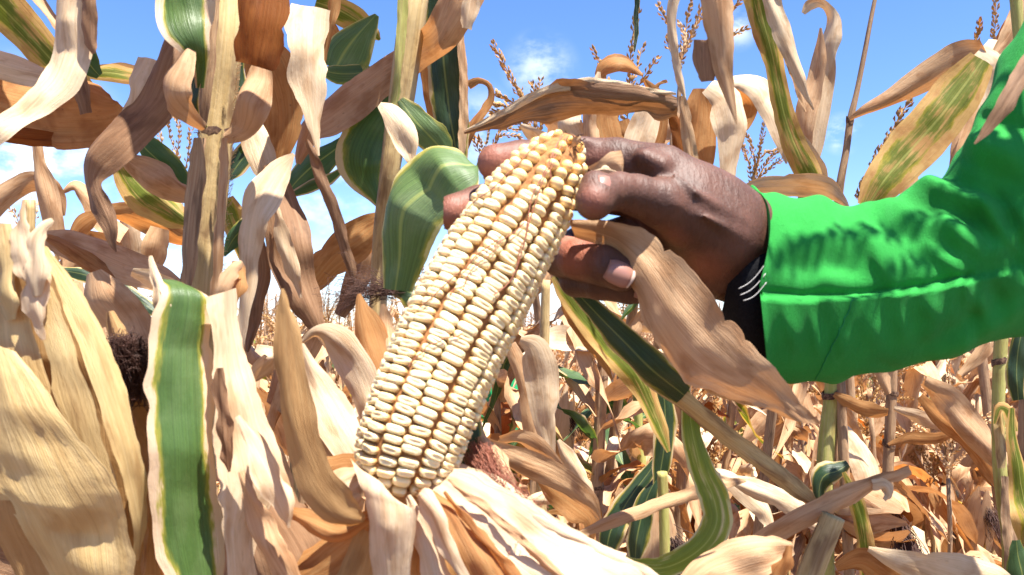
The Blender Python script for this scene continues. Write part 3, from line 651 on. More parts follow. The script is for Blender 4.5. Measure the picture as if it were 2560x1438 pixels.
leaf(B_, 'GL', [(942, 38, 14, .70), (915, 75, 66, .70), (886, 115, 108, .70), (860, 150, 122, .70), (838, 178, 100, .70)], curl=.25, tilt=.3, wave=.001, label='blue-green leaf tip lit from above', seed=11)
leaf(B_, 'GL', [(798, 172, 10, .695), (835, 184, 42, .69), (880, 186, 50, .69), (920, 180, 34, .695), (948, 178, 6, .70)], curl=.3, wave=.001)
leaf(B_, 'GY', [(790, 5, 40, .76), (840, 22, 62, .76), (890, 50, 60, .76), (930, 80, 36, .76), (950, 100, 6, .76)], curl=.2)
leaf(B_, 'O', [(800, 40, 40, .77), (815, 90, 70, .77), (800, 140, 60, .77), (790, 190, 20, .77)], curl=.2)
leaf(B_, 'GM', [(1000, 205, 40, .67), (965, 270, 96, .67), (930, 330, 132, .665), (908, 390, 138, .66), (912, 440, 104, .66), (935, 485, 50, .66), (952, 520, 12, .66)], curl=.25, tilt=-.5, wave=.002, seed=17, label='dark green leaf with cream margin left of the stalk')
leaf(B_, 'C', [(948, 262, 14, .53), (975, 285, 52, .53), (1005, 330, 66, .527), (1022, 370, 54, .525), (1028, 400, 26, .525), (1030, 418, 6, .525)], curl=.35, tilt=-.3)
leaf(B_, 'GL', [(1000, 250, 20, .58), (1030, 290, 66, .575), (1066, 330, 84, .57), (1098, 365, 70, .57), (1120, 395, 30, .57)], curl=.2, tilt=.3)
leaf(B_, 'GL', [(1196, 440, 1196, 400, .47, .46), (1150, 375, 1196, 470, .47, .45), (1092, 362, 1178, 500, .475, .445), (1035, 390, 1150, 530, .48, .445), (990, 440, 1118, 556, .485, .45), (968, 510, 1090, 590, .49, .455), (960, 590, 1070, 640, .49, .465), (956, 660, 1050, 690, .49, .475), (958, 720, 1030, 730, .49, .48)], mode='e', curl=.22, wave=.001, nu=14, seed=23, label='broad green leaf arching over beside the fingertips')
leaf(B_, 'G', [(880, 335, 14, .78), (845, 370, 46, .78), (790, 415, 74, .775), (745, 455, 60, .775), (712, 488, 14, .775)], curl=.2, tilt=.3)
leaf(B_, 'GM', [(860, 420, 10, .77), (820, 450, 30, .77), (770, 470, 30, .77), (720, 492, 8, .77)], curl=.2)
leaf(B_, 'B', [(768, 350, 14, .52), (785, 400, 26, .52), (808, 460, 30, .52), (838, 530, 28, .52), (860, 610, 30, .52), (878, 670, 24, .52), (884, 710, 8, .52)], curl=.3, tilt=.5, tears=2)
leaf(B_, 'O', [(955, 555, 50, .72), (915, 580, 86, .72), (865, 620, 100, .715), (815, 665, 90, .715), (775, 710, 60, .715), (755, 745, 14, .715)], curl=.25, tilt=-.3)
leaf(B_, 'B', [(930, 600, 40, .75), (905, 660, 60, .75), (880, 730, 60, .75), (850, 790, 30, .75)], curl=.25)
leaf(B_, 'O', [(1170, 215, 26, .82), (1195, 200, 18, .82), (1222, 212, 13, .82), (1228, 245, 15, .82), (1212, 272, 22, .82), (1190, 300, 28, .82), (1172, 335, 30, .82), (1160, 375, 20, .82)], curl=.3, tilt=.5)
leaf(B_, 'C', [(960, 180, 6, .8), (930, 260, 30, .8), (945, 350, 34, .8), (900, 420, 10, .8)], curl=.2)
V, F, UV = silk_geo(np.random.default_rng(4), P(985, 730, .52), np.array([-1, -.1, .25]), .042, 190, .00014, .24, .3, .3); mk('silk', V, F, M['silkd'], B_, UV)
leaf(B_, 'GD', [(1090, 800, 40, .53), (1060, 760, 70, .53), (1020, 735, 60, .525), (985, 725, 30, .52)], name='ear', curl=.5)

# plant beyond the left edge
C_ = near_plant('maize_plant', -260, .6, 'maize plant off the left edge, broad orange and cream leaves in the top corner')
stalk_down(C_, 'SC', [(-200, -500, 70, .6), (-230, 300, 80, .6), (-260, 900, 84, .6)])
leaf(C_, 'C', [(190, -110, 90, .42), (186, -20, 96, .42), (184, 60, 92, .42), (178, 130, 96, .418), (158, 195, 98, .415), (115, 245, 86, .41), (60, 285, 74, .405), (0, 325, 62, .40), (-70, 375, 40, .40)], curl=.3, tilt=.4, wave=.004, seed=31, label='pale leaf hanging nearest the camera at the top left')
leaf(C_, 'B', [(216, -80, 36, .412), (222, 0, 38, .41), (226, 60, 38, .41), (230, 110, 26, .41), (236, 135, 10, .41)], curl=.3)
leaf(C_, 'O', [(-80, 205, 120, .62), (0, 245, 150, .62), (80, 272, 166, .62), (150, 285, 176, .615), (215, 285, 170, .61), (265, 280, 130, .61), (292, 270, 80, .61), (302, 262, 20, .61)], curl=.22, tilt=-.35, seed=35, nu=14)
leaf(C_, 'D', [(-60, 300, 60, .60), (20, 335, 44, .60), (90, 345, 40, .60), (160, 350, 34, .605), (215, 360, 20, .61), (240, 372, 5, .61)], curl=.2)
leaf(C_, 'GY', [(-70, -70, 110, .72), (10, 20, 104, .72), (80, 95, 92, .72), (140, 155, 76, .72), (195, 205, 56, .72), (245, 250, 30, .72)], curl=.2, tilt=.3)
leaf(C_, 'T', [(60, -60, 30, .74), (110, 20, 26, .74), (160, 80, 24, .74), (200, 120, 14, .74)], curl=.2)
leaf(C_, 'C', [(-80, 140, 50, .57), (-10, 162, 72, .57), (60, 182, 66, .57), (110, 195, 46, .57), (160, 205, 14, .57)], curl=.25, tilt=-.5)
leaf(C_, 'GY', [(215, 185, 20, .80), (265, 183, 44, .80), (320, 190, 42, .80), (370, 200, 20, .80)], curl=.2)
leaf(C_, 'C', [(230, 168, 10, .81), (290, 168, 22, .81), (340, 176, 30, .81), (385, 190, 20, .81)], curl=.2)
leaf(C_, 'G', [(180, 90, 16, .77), (205, 130, 56, .77), (228, 165, 54, .77), (250, 190, 20, .77)], curl=.2)
leaf(C_, 'B', [(200, 175, 30, .57), (200, 215, 44, .57), (208, 255, 42, .57), (214, 285, 30, .57)], curl=.3, tears=2)
leaf(C_, 'G', [(338, 330, 14, .8), (368, 365, 54, .8), (410, 405, 66, .8), (450, 450, 50, .8), (480, 490, 12, .8)], curl=.3, tilt=.4)
leaf(C_, 'GY', [(295, 390, 40, .82), (330, 440, 96, .82), (375, 490, 110, .82), (425, 530, 80, .82), (475, 560, 30, .82)], curl=.25, tilt=-.4)
leaf(C_, 'T', [(305, 390, 20, .79), (350, 420, 66, .79), (400, 450, 84, .785), (450, 480, 60, .785), (490, 500, 10, .785)], curl=.35, tilt=.3, pleat=.0012, wave=.006)
D_ = near_plant('maize_plant', 60, 1.0, 'maize plant with drooping tan and orange leaves behind the large straw ear at left')
stalk_down(D_, 'SC', [(75, 500, 26, 1.0), (70, 700, 28, 1.0), (66, 900, 28, 1.0)])
leaf(D_, 'T', [(-50, 545, 70, .95), (10, 490, 62, .95), (70, 455, 54, .95), (120, 460, 44, .95), (150, 495, 30, .95), (160, 540, 8, .95)], curl=.3, tilt=.4)
leaf(D_, 'T', [(92, 360, 26, .93), (98, 410, 34, .93), (112, 460, 50, .93), (128, 530, 56, .93), (140, 590, 46, .93), (150, 650, 14, .93)], curl=.3)
leaf(D_, 'T', [(110, 595, 40, .74), (175, 612, 72, .74), (245, 640, 84, .74), (320, 668, 84, .735), (395, 695, 70, .73), (450, 725, 40, .73), (490, 755, 8, .73)], curl=.22, tilt=-.5, seed=41)
leaf(D_, 'O', [(110, 590, 14, .73), (160, 615, 36, .73), (220, 652, 46, .73), (275, 690, 34, .73), (305, 715, 10, .73)], curl=.3)
leaf(D_, 'O', [(275, 525, 30, .95), (330, 535, 56, .95), (390, 565, 60, .95), (450, 590, 48, .95), (500, 610, 10, .95)], curl=.35, tilt=.4)
leaf(D_, 'T', [(160, 480, 10, .98), (190, 465, 30, .98), (225, 500, 46, .98), (250, 550, 50, .98), (310, 590, 40, .98)], curl=.3)
leaf(D_, 'O', [(240, 540, 30, .92), (210, 560, 46, .92), (185, 590, 30, .92), (168, 615, 6, .92)], curl=.3)
leaf(D_, 'C', [(315, 540, 30, 1.0), (325, 590, 62, 1.0), (330, 640, 50, 1.0), (335, 690, 14, 1.0)], curl=.3)
leaf(D_, 'T', [(400, 570, 50, .90), (388, 620, 72, .90), (378, 670, 50, .90), (372, 720, 12, .90)], curl=.4)
leaf(D_, 'GD', [(140, 675, 12, .88), (200, 685, 34, .88), (265, 705, 38, .88), (330, 740, 36, .88), (380, 775, 30, .88), (395, 790, 8, .88)], curl=.2)
leaf(D_, 'T', [(235, 680, 40, .50), (262, 745, 120, .50), (300, 815, 160, .50), (338, 890, 156, .50), (370, 960, 120, .50), (390, 1030, 60, .50)], curl=.25, tilt=.4, seed=43)
leaf(D_, 'C', [(330, 680, 20, .70), (385, 700, 50, .70), (430, 730, 50, .70), (470, 770, 30, .70)], curl=.3)
def tassel(par, brs, mat='TS', seed=0, size=.011, d=1.5, name='tassel'):
    size = size * .82
    rng = np.random.default_rng(seed); out = []
    for b in brs:
        pts = np.array([(x, y) for x, y in b], float); L = np.sum(np.linalg.norm(np.diff(pts, axis=0), axis=1)) / FPX * d
        n = max(8, int(L / .0075)); q = spline(pts, n); dd = rng.uniform(-.03, .03)
        C = np.array([P(x, y, d + dd * t) for (x, y), t in zip(q, np.linspace(0, 1, n))]); out.append(spikelets(C, rng, size))
    V, F, UV = join(out); return mk(name, V, F, M[mat], par, UV)
tassel(D_, [[(455, 560), (440, 430), (448, 330), (430, 275)], [(450, 480), (470, 390), (475, 330)], [(448, 440), (410, 370), (395, 320)], [(448, 400), (425, 340), (420, 300)], [(452, 470), (490, 420), (500, 390)]], 'TP', 3, .009, 1.1)
tassel(D_, [[(30, 680), (60, 590), (75, 500)], [(60, 600), (40, 540), (20, 520)], [(62, 600), (90, 540), (92, 510)]], 'TP', 4, .010, 1.2)

# blades of these plants above the picture: they throw the broken shade
def crown(par, px, d, z0, specs, seed):
    rng = np.random.default_rng(seed); b = P(px, 100, d)
    for az, L, el0, el1, dz, m in specs:
        V, F, UV = free_leaf(rng, np.array([b[0], b[1], z0 + dz]), az, L, rng.uniform(.045, .065), el0, el1, nv=26, nu=8, twist=1.0); V[:, 2] = np.maximum(V[:, 2], 1.60 + .42 * np.maximum(V[:, 1], 0)); mk('leaf', V, F, M[m], par, UV)
crown(A, 600, .53, 1.74, [(-2.2, .45, .6, -.2, .04, 'C'), (-1.8, .5, .5, -.1, .14, 'O'), (-2.7, .45, .7, -.3, .2, 'T'), (1.2, .5, .8, -.1, .1, 'T'), (.2, .3, .9, .3, .22, 'T')], 5)
crown(B_, 1060, .64, 1.80, [(-2.6, .45, .5, -.2, 0, 'T'), (2.8, .5, .6, -.2, .06, 'G'), (1.3, .5, .6, -.2, .12, 'T'), (-2.9, .4, .8, .1, .18, 'C'), (2.0, .5, .8, -.1, .2, 'O')], 6)
crown(C_, -200, .60, 1.72, [(-1.0, .45, .5, -.2, 0, 'C'), (-.5, .5, .5, -.2, .05, 'T'), (-1.6, .4, .6, -.1, .1, 'O'), (.3, .5, .7, -.2, .15, 'T')], 7)
# plants against the sky behind hand and sleeve
E_ = near_plant('maize_plant', 1600, 1.15, 'maize plant behind the thumb with curled orange leaf and brown tassel against the sky')
stalk_down(E_, 'SB', [(1572, 330, 14, 1.2), (1575, 500, 24, 1.2), (1590, 700, 24, 1.2), (1560, 900, 24, 1.25)])
tassel(E_, [[(1562, 380), (1572, 240), (1578, 120), (1596, 15)], [(1560, 300), (1520, 210), (1487, 128)], [(1566, 260), (1600, 210), (1640, 148)], [(1568, 230), (1590, 180), (1604, 120)], [(1558, 330), (1530, 260), (1512, 215)]], 'TS', 7, .013, 1.25)
E2 = near_plant('maize_plant', 1330, 1.5, 'maize plant with a sprawling brown tassel in the sky left of the thumb')
stalk_down(E2, 'SB', [(1345, 380, 12, 1.5), (1325, 600, 18, 1.5), (1360, 900, 20, 1.55)])
tassel(E2, [[(1345, 380), (1310, 270), (1275, 190), (1234, 112)], [(1335, 350), (1290, 265), (1245, 235)], [(1330, 350), (1275, 275), (1240, 262)], [(1340, 400), (1335, 300), (1350, 205)], [(1345, 400), (1350, 300), (1332, 215)], [(1338, 360), (1310, 290), (1300, 230)], [(1325, 330), (1268, 290), (1236, 280)]], 'TS', 8, .015, 1.5)
E3 = near_plant('maize_plant', 1210, 1.8, 'maize plant whose small bent tassels show just above the index fingertip')
stalk_down(E3, 'SB', [(1225, 480, 12, 1.8), (1215, 700, 16, 1.8), (1210, 900, 18, 1.8)])
tassel(E3, [[(1222, 480), (1212, 400), (1225, 290)], [(1218, 430), (1190, 360), (1175, 330)], [(1222, 440), (1240, 350), (1290, 340), (1305, 352)], [(1220, 440), (1205, 370), (1195, 345)], [(1225, 420), (1250, 330), (1320, 325)]], 'TS', 9, .014, 1.8)
E4 = near_plant('maize_plant', 1720, 1.3, 'maize plant with upright reddish brown tassel at the top, between two hanging leaves')
stalk_down(E4, 'SB', [(1700, 200, 10, 1.3), (1690, 350, 14, 1.3), (1672, 600, 20, 1.3), (1640, 900, 22, 1.35)])
tassel(E4, [[(1698, 190), (1712, 90), (1730, -10), (1745, -90)], [(1700, 150), (1680, 80), (1648, 18)], [(1702, 150), (1735, 70), (1765, -10)], [(1700, 170), (1670, 110), (1680, 40)], [(1765, 110), (1810, 40), (1850, 4)], [(1765, 120), (1815, 95), (1860, 74)]], 'TS', 10, .013, 1.3)
tassel(E4, [[(1700, 160), (1730, 90), (1758, 30)], [(1705, 130), (1712, 100), (1700, 60)]], 'TP', 11, .012, 1.28)
E5 = near_plant('maize_plant', 1885, 1.9, 'maize plant behind the wrist with a fan shaped brown tassel just above the cuff')
stalk_down(E5, 'SB', [(1885, 470, 12, 1.9), (1880, 700, 18, 1.9), (1878, 900, 20, 1.9)])
tassel(E5, [[(1884, 470), (1895, 390), (1914, 300)], [(1882, 470), (1870, 400), (1856, 360)], [(1884, 460), (1885, 390), (1870, 340)], [(1886, 460), (1915, 410), (1950, 372)], [(1888, 455), (1925, 420), (1970, 385)], [(1885, 450), (1905, 390), (1945, 375)]], 'TS', 12, .015, 1.9)
E6 = near_plant('maize_plant', 2150, 1.4, 'maize plant with a single long brown tassel spike leaning right above the sleeve')
stalk_down(E6, 'SB', [(2140, 520, 12, 1.4), (2125, 700, 18, 1.4), (2120, 900, 24, 1.4)])
tassel(E6, [[(2145, 500), (2175, 430), (2215, 355), (2268, 258)]], 'TS', 13, .020, 1.4)
E7 = near_plant('maize_plant', 2490, 1.6, 'maize plant whose two dark tassel tips show at the top right corner')
stalk_down(E7, 'SB', [(2470, 160, 10, 1.6), (2460, 400, 16, 1.6), (2455, 900, 24, 1.6)])
tassel(E7, [[(2476, 160), (2488, 60), (2490, -60)], [(2440, 110), (2445, 80), (2450, 60)], [(2540, 140), (2550, 110), (2562, 60)]], 'TS', 14, .016, 1.6)
# leaves of the plants above
leaf(E_, 'O', [(1497, 215, 16, 1.1), (1502, 180, 34, 1.1), (1530, 160, 46, 1.09), (1560, 160, 44, 1.09), (1590, 178, 18, 1.1), (1606, 188, 6, 1.1)], curl=.3)
leaf(E_, 'C', [(1498, 180, 8, 1.09), (1490, 210, 24, 1.09), (1482, 240, 18, 1.09), (1478, 270, 5, 1.09)], curl=.2)
leaf(E_, 'O', [(1480, 205, 6, 1.12), (1505, 225, 14, 1.12), (1530, 245, 10, 1.12)], curl=.2)
leaf(E_, 'C', [(1430, 275, 50, 1.15), (1425, 310, 70, 1.15), (1440, 350, 60, 1.15), (1450, 400, 30, 1.15)], curl=.4, tilt=.5)
leaf(E_, 'O', [(1500, 260, 80, 1.14), (1506, 320, 96, 1.14), (1522, 380, 94, 1.14), (1540, 450, 60, 1.14)], curl=.25, tilt=-.2)
leaf(E_, 'T', [(1475, 285, 30, 1.1), (1478, 340, 44, 1.1), (1490, 400, 36, 1.1)], curl=.25)
leaf(E_, 'O', [(1560, 300, 30, 1.2), (1570, 340, 40, 1.2), (1568, 390, 34, 1.2)], curl=.25)
leaf(E_, 'C', [(1640, 230, 24, 1.05), (1620, 290, 66, 1.05), (1598, 350, 76, 1.05), (1580, 420, 50, 1.05)], curl=.2, tilt=.3)
leaf(E_, 'O', [(1612, 200, 10, 1.08), (1640, 240, 40, 1.08), (1642, 310, 60, 1.08), (1620, 380, 56, 1.08), (1600, 430, 20, 1.08)], curl=.25)
leaf(E_, 'T', [(1700, 290, 50, 1.16), (1670, 320, 66, 1.16), (1640, 350, 50, 1.16), (1615, 385, 14, 1.16)], curl=.25)
leaf(E_, 'O', [(1632, 228, 8, 1.1), (1645, 212, 10, 1.1), (1668, 202, 7, 1.1)], curl=.2)
leaf(E_, 'C', [(1400, 400, 60, 1.2), (1360, 360, 52, 1.2), (1325, 330, 34, 1.2), (1302, 312, 8, 1.2)], curl=.3)
leaf(E_, 'T', [(1380, 300, 40, 1.2), (1400, 340, 60, 1.2), (1420, 390, 50, 1.2)], curl=.3)
G_ = near_plant('maize_plant', 1760, .95, 'maize plant with broad orange and cream leaves standing right behind the back of the hand')
stalk_down(G_, 'SB', [(1690, 300, 16, .98), (1680, 420, 20, .98), (1690, 700, 24, 1.05), (1720, 900, 24, 1.1)])
leaf(G_, 'B', [(1160, 332, 8, .55), (1215, 316, 28, .55), (1280, 292, 50, .55), (1350, 268, 76, .55), (1430, 250, 92, .55), (1510, 246, 96, .55), (1590, 252, 84, .55), (1650, 262, 62, .55), (1692, 262, 50, .55)], curl=.35, tilt=.6, wave=.004, pleat=.001, tears=3, seed=51, nu=14, rag=.002, label='long dry leaf arching across the sky above the hand')
leaf(G_, 'C', [(1165, 326, 6, .545), (1240, 290, 14, .545), (1340, 238, 22, .543), (1440, 211, 26, .543), (1540, 212, 24, .543), (1630, 228, 18, .545), (1690, 236, 8, .545)], curl=.3, tilt=.3)
leaf(G_, 'D', [(1676, 270, 20, .56), (1690, 310, 26, .56), (1700, 360, 30, .56), (1704, 410, 20, .56), (1704, 450, 8, .56)], curl=.3)
leaf(G_, 'T', [(1704, 240, 14, .5), (1714, 290, 28, .5), (1722, 340, 36, .5), (1728, 400, 28, .5), (1728, 450, 10, .5)], curl=.3, tilt=.3)
leaf(G_, 'O', [(1748, 222, 30, .92), (1748, 270, 80, .92), (1742, 330, 96, .92), (1738, 400, 90, .92), (1728, 470, 50, .92)], curl=.2, tilt=.3)
leaf(G_, 'C', [(1768, 218, 40, .89), (1805, 255, 84, .89), (1824, 310, 90, .885), (1826, 360, 70, .885), (1820, 420, 44, .885), (1814, 480, 40, .885)], curl=.25, tilt=-.3, tears=2, rag=.002)
leaf(G_, 'C', [(1800, 212, 26, .93), (1850, 208, 40, .93), (1900, 228, 66, .93), (1932, 280, 62, .93), (1950, 340, 40, .93), (1962, 385, 20, .93), (1966, 410, 4, .93)], curl=.3, tilt=-.5, tears=2)
leaf(G_, 'O', [(1780, 250, 20, .96), (1830, 235, 36, .96), (1870, 260, 50, .96), (1855, 310, 40, .96), (1830, 350, 14, .96)], curl=.3)
leaf(G_, 'T', [(1790, 420, 14, 1.0), (1765, 440, 30, 1.0), (1745, 465, 20, 1.0)], curl=.2)
# leaves hanging from above the frame belong to a plant close on the right of the camera
Hh_ = near_plant('maize_plant', 2780, .55, 'maize plant off the right edge, its blades hanging blurred into the top of frame')
stalk_down(Hh_, 'SC', [(2640, -900, 60, .5), (2740, -200, 70, .55), (2780, 719, 80, .55)])
leaf(Hh_, 'C', [(1704, -90, 40, .46), (1690, -20, 34, .46), (1680, 50, 28, .46), (1684, 110, 24, .46), (1694, 170, 22, .46), (1704, 215, 18, .46), (1712, 245, 5, .46)], curl=.3, tilt=.4, ext=False)
leaf(Hh_, 'T', [(1776, -90, 100, .43), (1790, -10, 84, .43), (1800, 60, 74, .43), (1806, 120, 62, .43), (1812, 180, 44, .43), (1824, 240, 26, .43), (1842, 312, 4, .43)], curl=.3, tilt=.4, seed=61)
leaf(Hh_, 'B', [(1764, 100, 60, .435), (1764, 140, 62, .435), (1766, 175, 54, .435), (1768, 204, 30, .435)], curl=.05, tilt=.2, rag=.0003, tears=1)
V, F, UV = tassel_geo(np.random.default_rng(3), np.array([.335, .31, 1.88]), .24, 9, .012); mk('tassel', V, F, M['TS'], Hh_, UV)
V, F, UV = tube_geo(np.array([P(2640, -900, .5), [.31, .42, 1.84], [.335, .31, 1.88]]), .004, 6, True); mk('tassel_stem', V, F, M['SC'], Hh_, UV)
leaf(Hh_, 'GD', [(1592, -60, 8, .8), (1592, 20, 12, .8), (1590, 90, 10, .8), (1586, 130, 4, .8)], curl=.2)
leaf(Hh_, 'B', [(2600, 130, 70, .34), (2556, 195, 52, .335), (2510, 260, 40, .33), (2470, 320, 24, .33), (2436, 360, 4, .33)], curl=.3, tilt=.3, seed=63, label='blurred brown leaf tip in front of the green sleeve')
leaf(Hh_, 'T', [(2590, -40, 50, .8), (2552, 30, 54, .8), (2520, 90, 44, .8), (2490, 130, 20, .8)], curl=.2)
tube(Hh_, 'SG', [(2536, -60, 30, .78), (2544, 60, 26, .78), (2552, 160, 20, .78)], name='leaf_stem')
I_ = near_plant('maize_plant', 1960, .85, 'maize plant with long split blades and a curled cream leaf tip against the sky')
stalk_down(I_, 'SB', [(2015, 430, 18, .85), (1990, 600, 24, .88), (1950, 860, 24, .95)])
leaf(I_, 'GY', [(1880, -90, 70, .77), (1893, -20, 72, .77), (1908, 50, 66, .77), (1928, 130, 50, .77), (1942, 200, 46, .77), (1962, 290, 54, .77), (1990, 370, 64, .77), (2024, 440, 66, .77), (2060, 500, 30, .77)], curl=.2, tilt=.3)
leaf(I_, 'O', [(1880, 20, 20, .775), (1892, 70, 30, .775), (1905, 120, 24, .775), (1920, 170, 8, .775)], curl=.2)
leaf(I_, 'C', [(1920, -80, 40, .75), (1930, 0, 46, .75), (1955, 80, 46, .75), (1985, 160, 34, .75), (2008, 220, 20, .75), (2034, 275, 5, .75)], curl=.3, tilt=.3, tears=2)
leaf(I_, 'T', [(1965, 110, 20, .755), (1985, 180, 22, .755), (2000, 240, 16, .755), (2014, 280, 4, .755)], curl=.3)
leaf(I_, 'C', [(1990, 330, 14, .78), (2020, 380, 44, .78), (2045, 430, 46, .78), (2065, 490, 20, .78)], curl=.3)
leaf(I_, 'C', [(2008, 34, 12, .92), (2022, 14, 26, .92), (2045, 5, 24, .92), (2068, 18, 22, .92), (2084, 48, 34, .92), (2082, 90, 46, .92), (2072, 130, 42, .92), (2068, 170, 44, .92), (2056, 230, 50, .92), (2042, 300, 56, .92), (2030, 360, 60, .92), (2022, 420, 40, .92)], curl=.25, tilt=.5, tears=2)
leaf(I_, 'T', [(2052, 70, 6, .91), (2050, 130, 32, .91), (2038, 200, 44, .91), (2018, 270, 56, .91), (2010, 330, 50, .91), (2018, 390, 20, .91)], curl=.25, tears=2)
leaf(I_, 'C', [(1842, 478, 10, .70), (1900, 464, 40, .70), (1960, 462, 56, .70), (2020, 464, 62, .70), (2070, 474, 56, .70), (2105, 500, 24, .70), (2125, 530, 6, .70)], curl=.3, tilt=.5, pleat=.0008, label='dry leaf lying just above the cuff')
J_ = near_plant('maize_plant', 2120, .95, 'thin bare maize stalk standing against the sky with one leaf arching right above the sleeve')
stalk_down(J_, 'SB', [(2215, -120, 9, .95), (2185, 10, 10, .95), (2162, 130, 12, .95), (2142, 230, 13, .95), (2126, 300, 17, .95), (2115, 380, 17, .95), (2098, 480, 20, .95), (2085, 640, 24, .95)])
ring(J_, 2125, 298, 19, .95, 7)
leaf(J_, 'T', [(2124, 298, 8, .94), (2160, 276, 24, .94), (2215, 250, 38, .94), (2280, 212, 60, .94), (2345, 176, 80, .94), (2405, 150, 92, .94), (2446, 140, 84, .94), (2456, 138, 76, .94)], curl=.35, tilt=.6, wave=.004, seed=71)
leaf(J_, 'C', [(2452, 120, 60, .93), (2484, 155, 110, .93), (2490, 215, 100, .93), (2474, 270, 60, .93), (2456, 320, 30, .93), (2444, 350, 6, .93)], curl=.2, tilt=-.4)
leaf(J_, 'GY', [(2456, 150, 70, .88), (2410, 215, 116, .88), (2356, 285, 124, .88), (2300, 350, 126, .88), (2245, 410, 116, .88), (2200, 465, 94, .88), (2165, 520, 50, .88)], curl=.2, tilt=.2, seed=73, label='broad leaf streaked green and yellow above the sleeve')
leaf(J_, 'T', [(2440, 260, 20, .97), (2420, 320, 50, .97), (2400, 380, 50, .97), (2380, 430, 20, .97)], curl=.25)
leaf(J_, 'O', [(2470, 300, 20, .98), (2435, 330, 30, .98), (2390, 345, 20, .98), (2370, 350, 5, .98)], curl=.2)
leaf(J_, 'T', [(2290, 420, 20, 1.0), (2275, 460, 36, 1.0), (2255, 510, 20, 1.0)], curl=.2)
leaf(J_, 'D', [(2560, 90, 30, .97), (2530, 60, 36, .97), (2500, 110, 30, .97), (2480, 150, 10, .97)], curl=.2)

# ------------------------------------------------------------------ the large straw ear at the left edge
K_ = empty('maize_ear', P(190, 1600, .36), 'big straw coloured unopened maize ear with frayed top filling the left edge', 'maize ear', 'maize ears close to the camera')
KE = dict(mode='e', name='husk_leaf', rib=0, rag=.0006, wave=.0006, crumple=.012)
leaf(K_, 'F', [(-40, 640, 140, 640, .345, .345), (-50, 850, 240, 850, .347, .345), (-50, 1050, 310, 1050, .35, .35), (-40, 1260, 350, 1260, .35, .355), (60, 1480, 350, 1480, .355, .36)], curl=.1, nu=14, **KE)
leaf(K_, 'Y', [(-50, 600, 30, 620, .338, .332), (-60, 760, 62, 760, .335, .328), (-60, 920, 108, 920, .332, .323), (-50, 1080, 152, 1080, .332, .322), (-20, 1250, 205, 1250, .334, .325)], curl=.08, nu=12, seed=81, **KE)
leaf(K_, 'Y', [(40, 600, 78, 610, .330, .329), (70, 740, 132, 730, .327, .326), (116, 900, 196, 890, .322, .322), (160, 1070, 250, 1060, .321, .323), (214, 1260, 300, 1250, .324, .328)], curl=.12, nu=10, seed=82, **KE)
leaf(K_, 'Y', [(88, 610, 122, 618, .329, .331), (140, 720, 196, 720, .326, .330), (204, 880, 276, 870, .323, .330), (258, 1050, 332, 1040, .323, .333), (300, 1180, 360, 1170, .326, .338), (330, 1300, 366, 1290, .333, .345), (330, 1400, 346, 1400, .34, .35)], curl=.15, nu=10, seed=86, **KE)
leaf(K_, 'Y', [(-60, 840, 40, 880, .32, .315), (-50, 960, 100, 960, .318, .308), (-45, 1080, 190, 1080, .315, .305), (-30, 1190, 270, 1180, .312, .306), (30, 1270, 318, 1290, .31, .31), (80, 1360, 330, 1400, .312, .314), (140, 1480, 340, 1500, .315, .318)], mode='e', name='husk_leaf', curl=.16, wave=.0012, nu=16, rib=0, pleat=.0006, seed=83)
leaf(K_, 'Y', [(30, 1285, 300, 1330, .335, .332), (70, 1340, 318, 1390, .335, .332), (110, 1400, 325, 1440, .335, .332), (170, 1500, 330, 1520, .335, .332)], mode='e', name='husk_leaf', curl=.12, wave=.001, nu=12, rib=0, pleat=.0006)
leaf(K_, 'Y', [(10, 560, 34, .33), (14, 640, 66, .328), (20, 720, 56, .326), (30, 800, 20, .325)], name='husk_leaf', curl=.3, wave=.0015, rag=.002, rib=0)
leaf(K_, 'H', [(60, 500, 8, .33), (58, 560, 40, .328), (70, 630, 56, .325), (84, 700, 60, .322), (96, 780, 40, .321), (110, 850, 8, .322)], name='husk_leaf', curl=.2, wave=.002, rag=.002, rib=0)
leaf(K_, 'C', [(134, 552, 10, .325), (106, 580, 36, .322), (92, 630, 44, .32), (88, 690, 50, .319), (90, 740, 20, .32)], name='husk_leaf', curl=.3, wave=.002, rag=.001, rib=0)
def strands(par, name, mat, lines, n, seed, r=.00025, jit=14, ns=3):
    rng = np.random.default_rng(seed); out = []
    for _ in range(n):
        l = np.array(lines[rng.integers(len(lines))], float); m = 12; q = spline(l, m)
        jx = smooth_wob(rng, m, 4) * jit * np.linspace(.3, 1, m); jy = smooth_wob(rng, m, 4) * jit * np.linspace(.3, 1, m)
        C = np.array([P(x + a, y + b, d + c) for (x, y, d), a, b, c in zip(q, jx + rng.normal() * jit * .6, jy, rng.normal(size=m) * .0008 - abs(rng.normal()) * .004)])
        out.append(tube_geo(C, r, ns, False))
    V, F, UV = join(out); return mk(name, V, F, M[mat], par, UV)
K2 = empty('maize_ear', P(330, 1500, .40), 'slim tan ear with dark dried silk squeezed between straw ear and green leaf', 'maize ear', 'maize ears close to the camera')
leaf(K2, 'F', [(275, 780, 20, .39), (300, 860, 60, .385), (322, 960, 84, .38), (345, 1080, 80, .38), (362, 1200, 70, .38), (372, 1320, 66, .385), (370, 1480, 60, .39)], name='husk_leaf', curl=.4, wave=.001, rib=0)
leaf(K2, 'T', [(256, 820, 12, .38), (280, 900, 26, .375), (302, 990, 36, .372), (330, 1100, 34, .37), (352, 1200, 30, .37), (358, 1290, 30, .37), (348, 1400, 34, .37), (340, 1480, 30, .37)], name='husk_leaf', curl=.35, wave=.0015, rib=0)
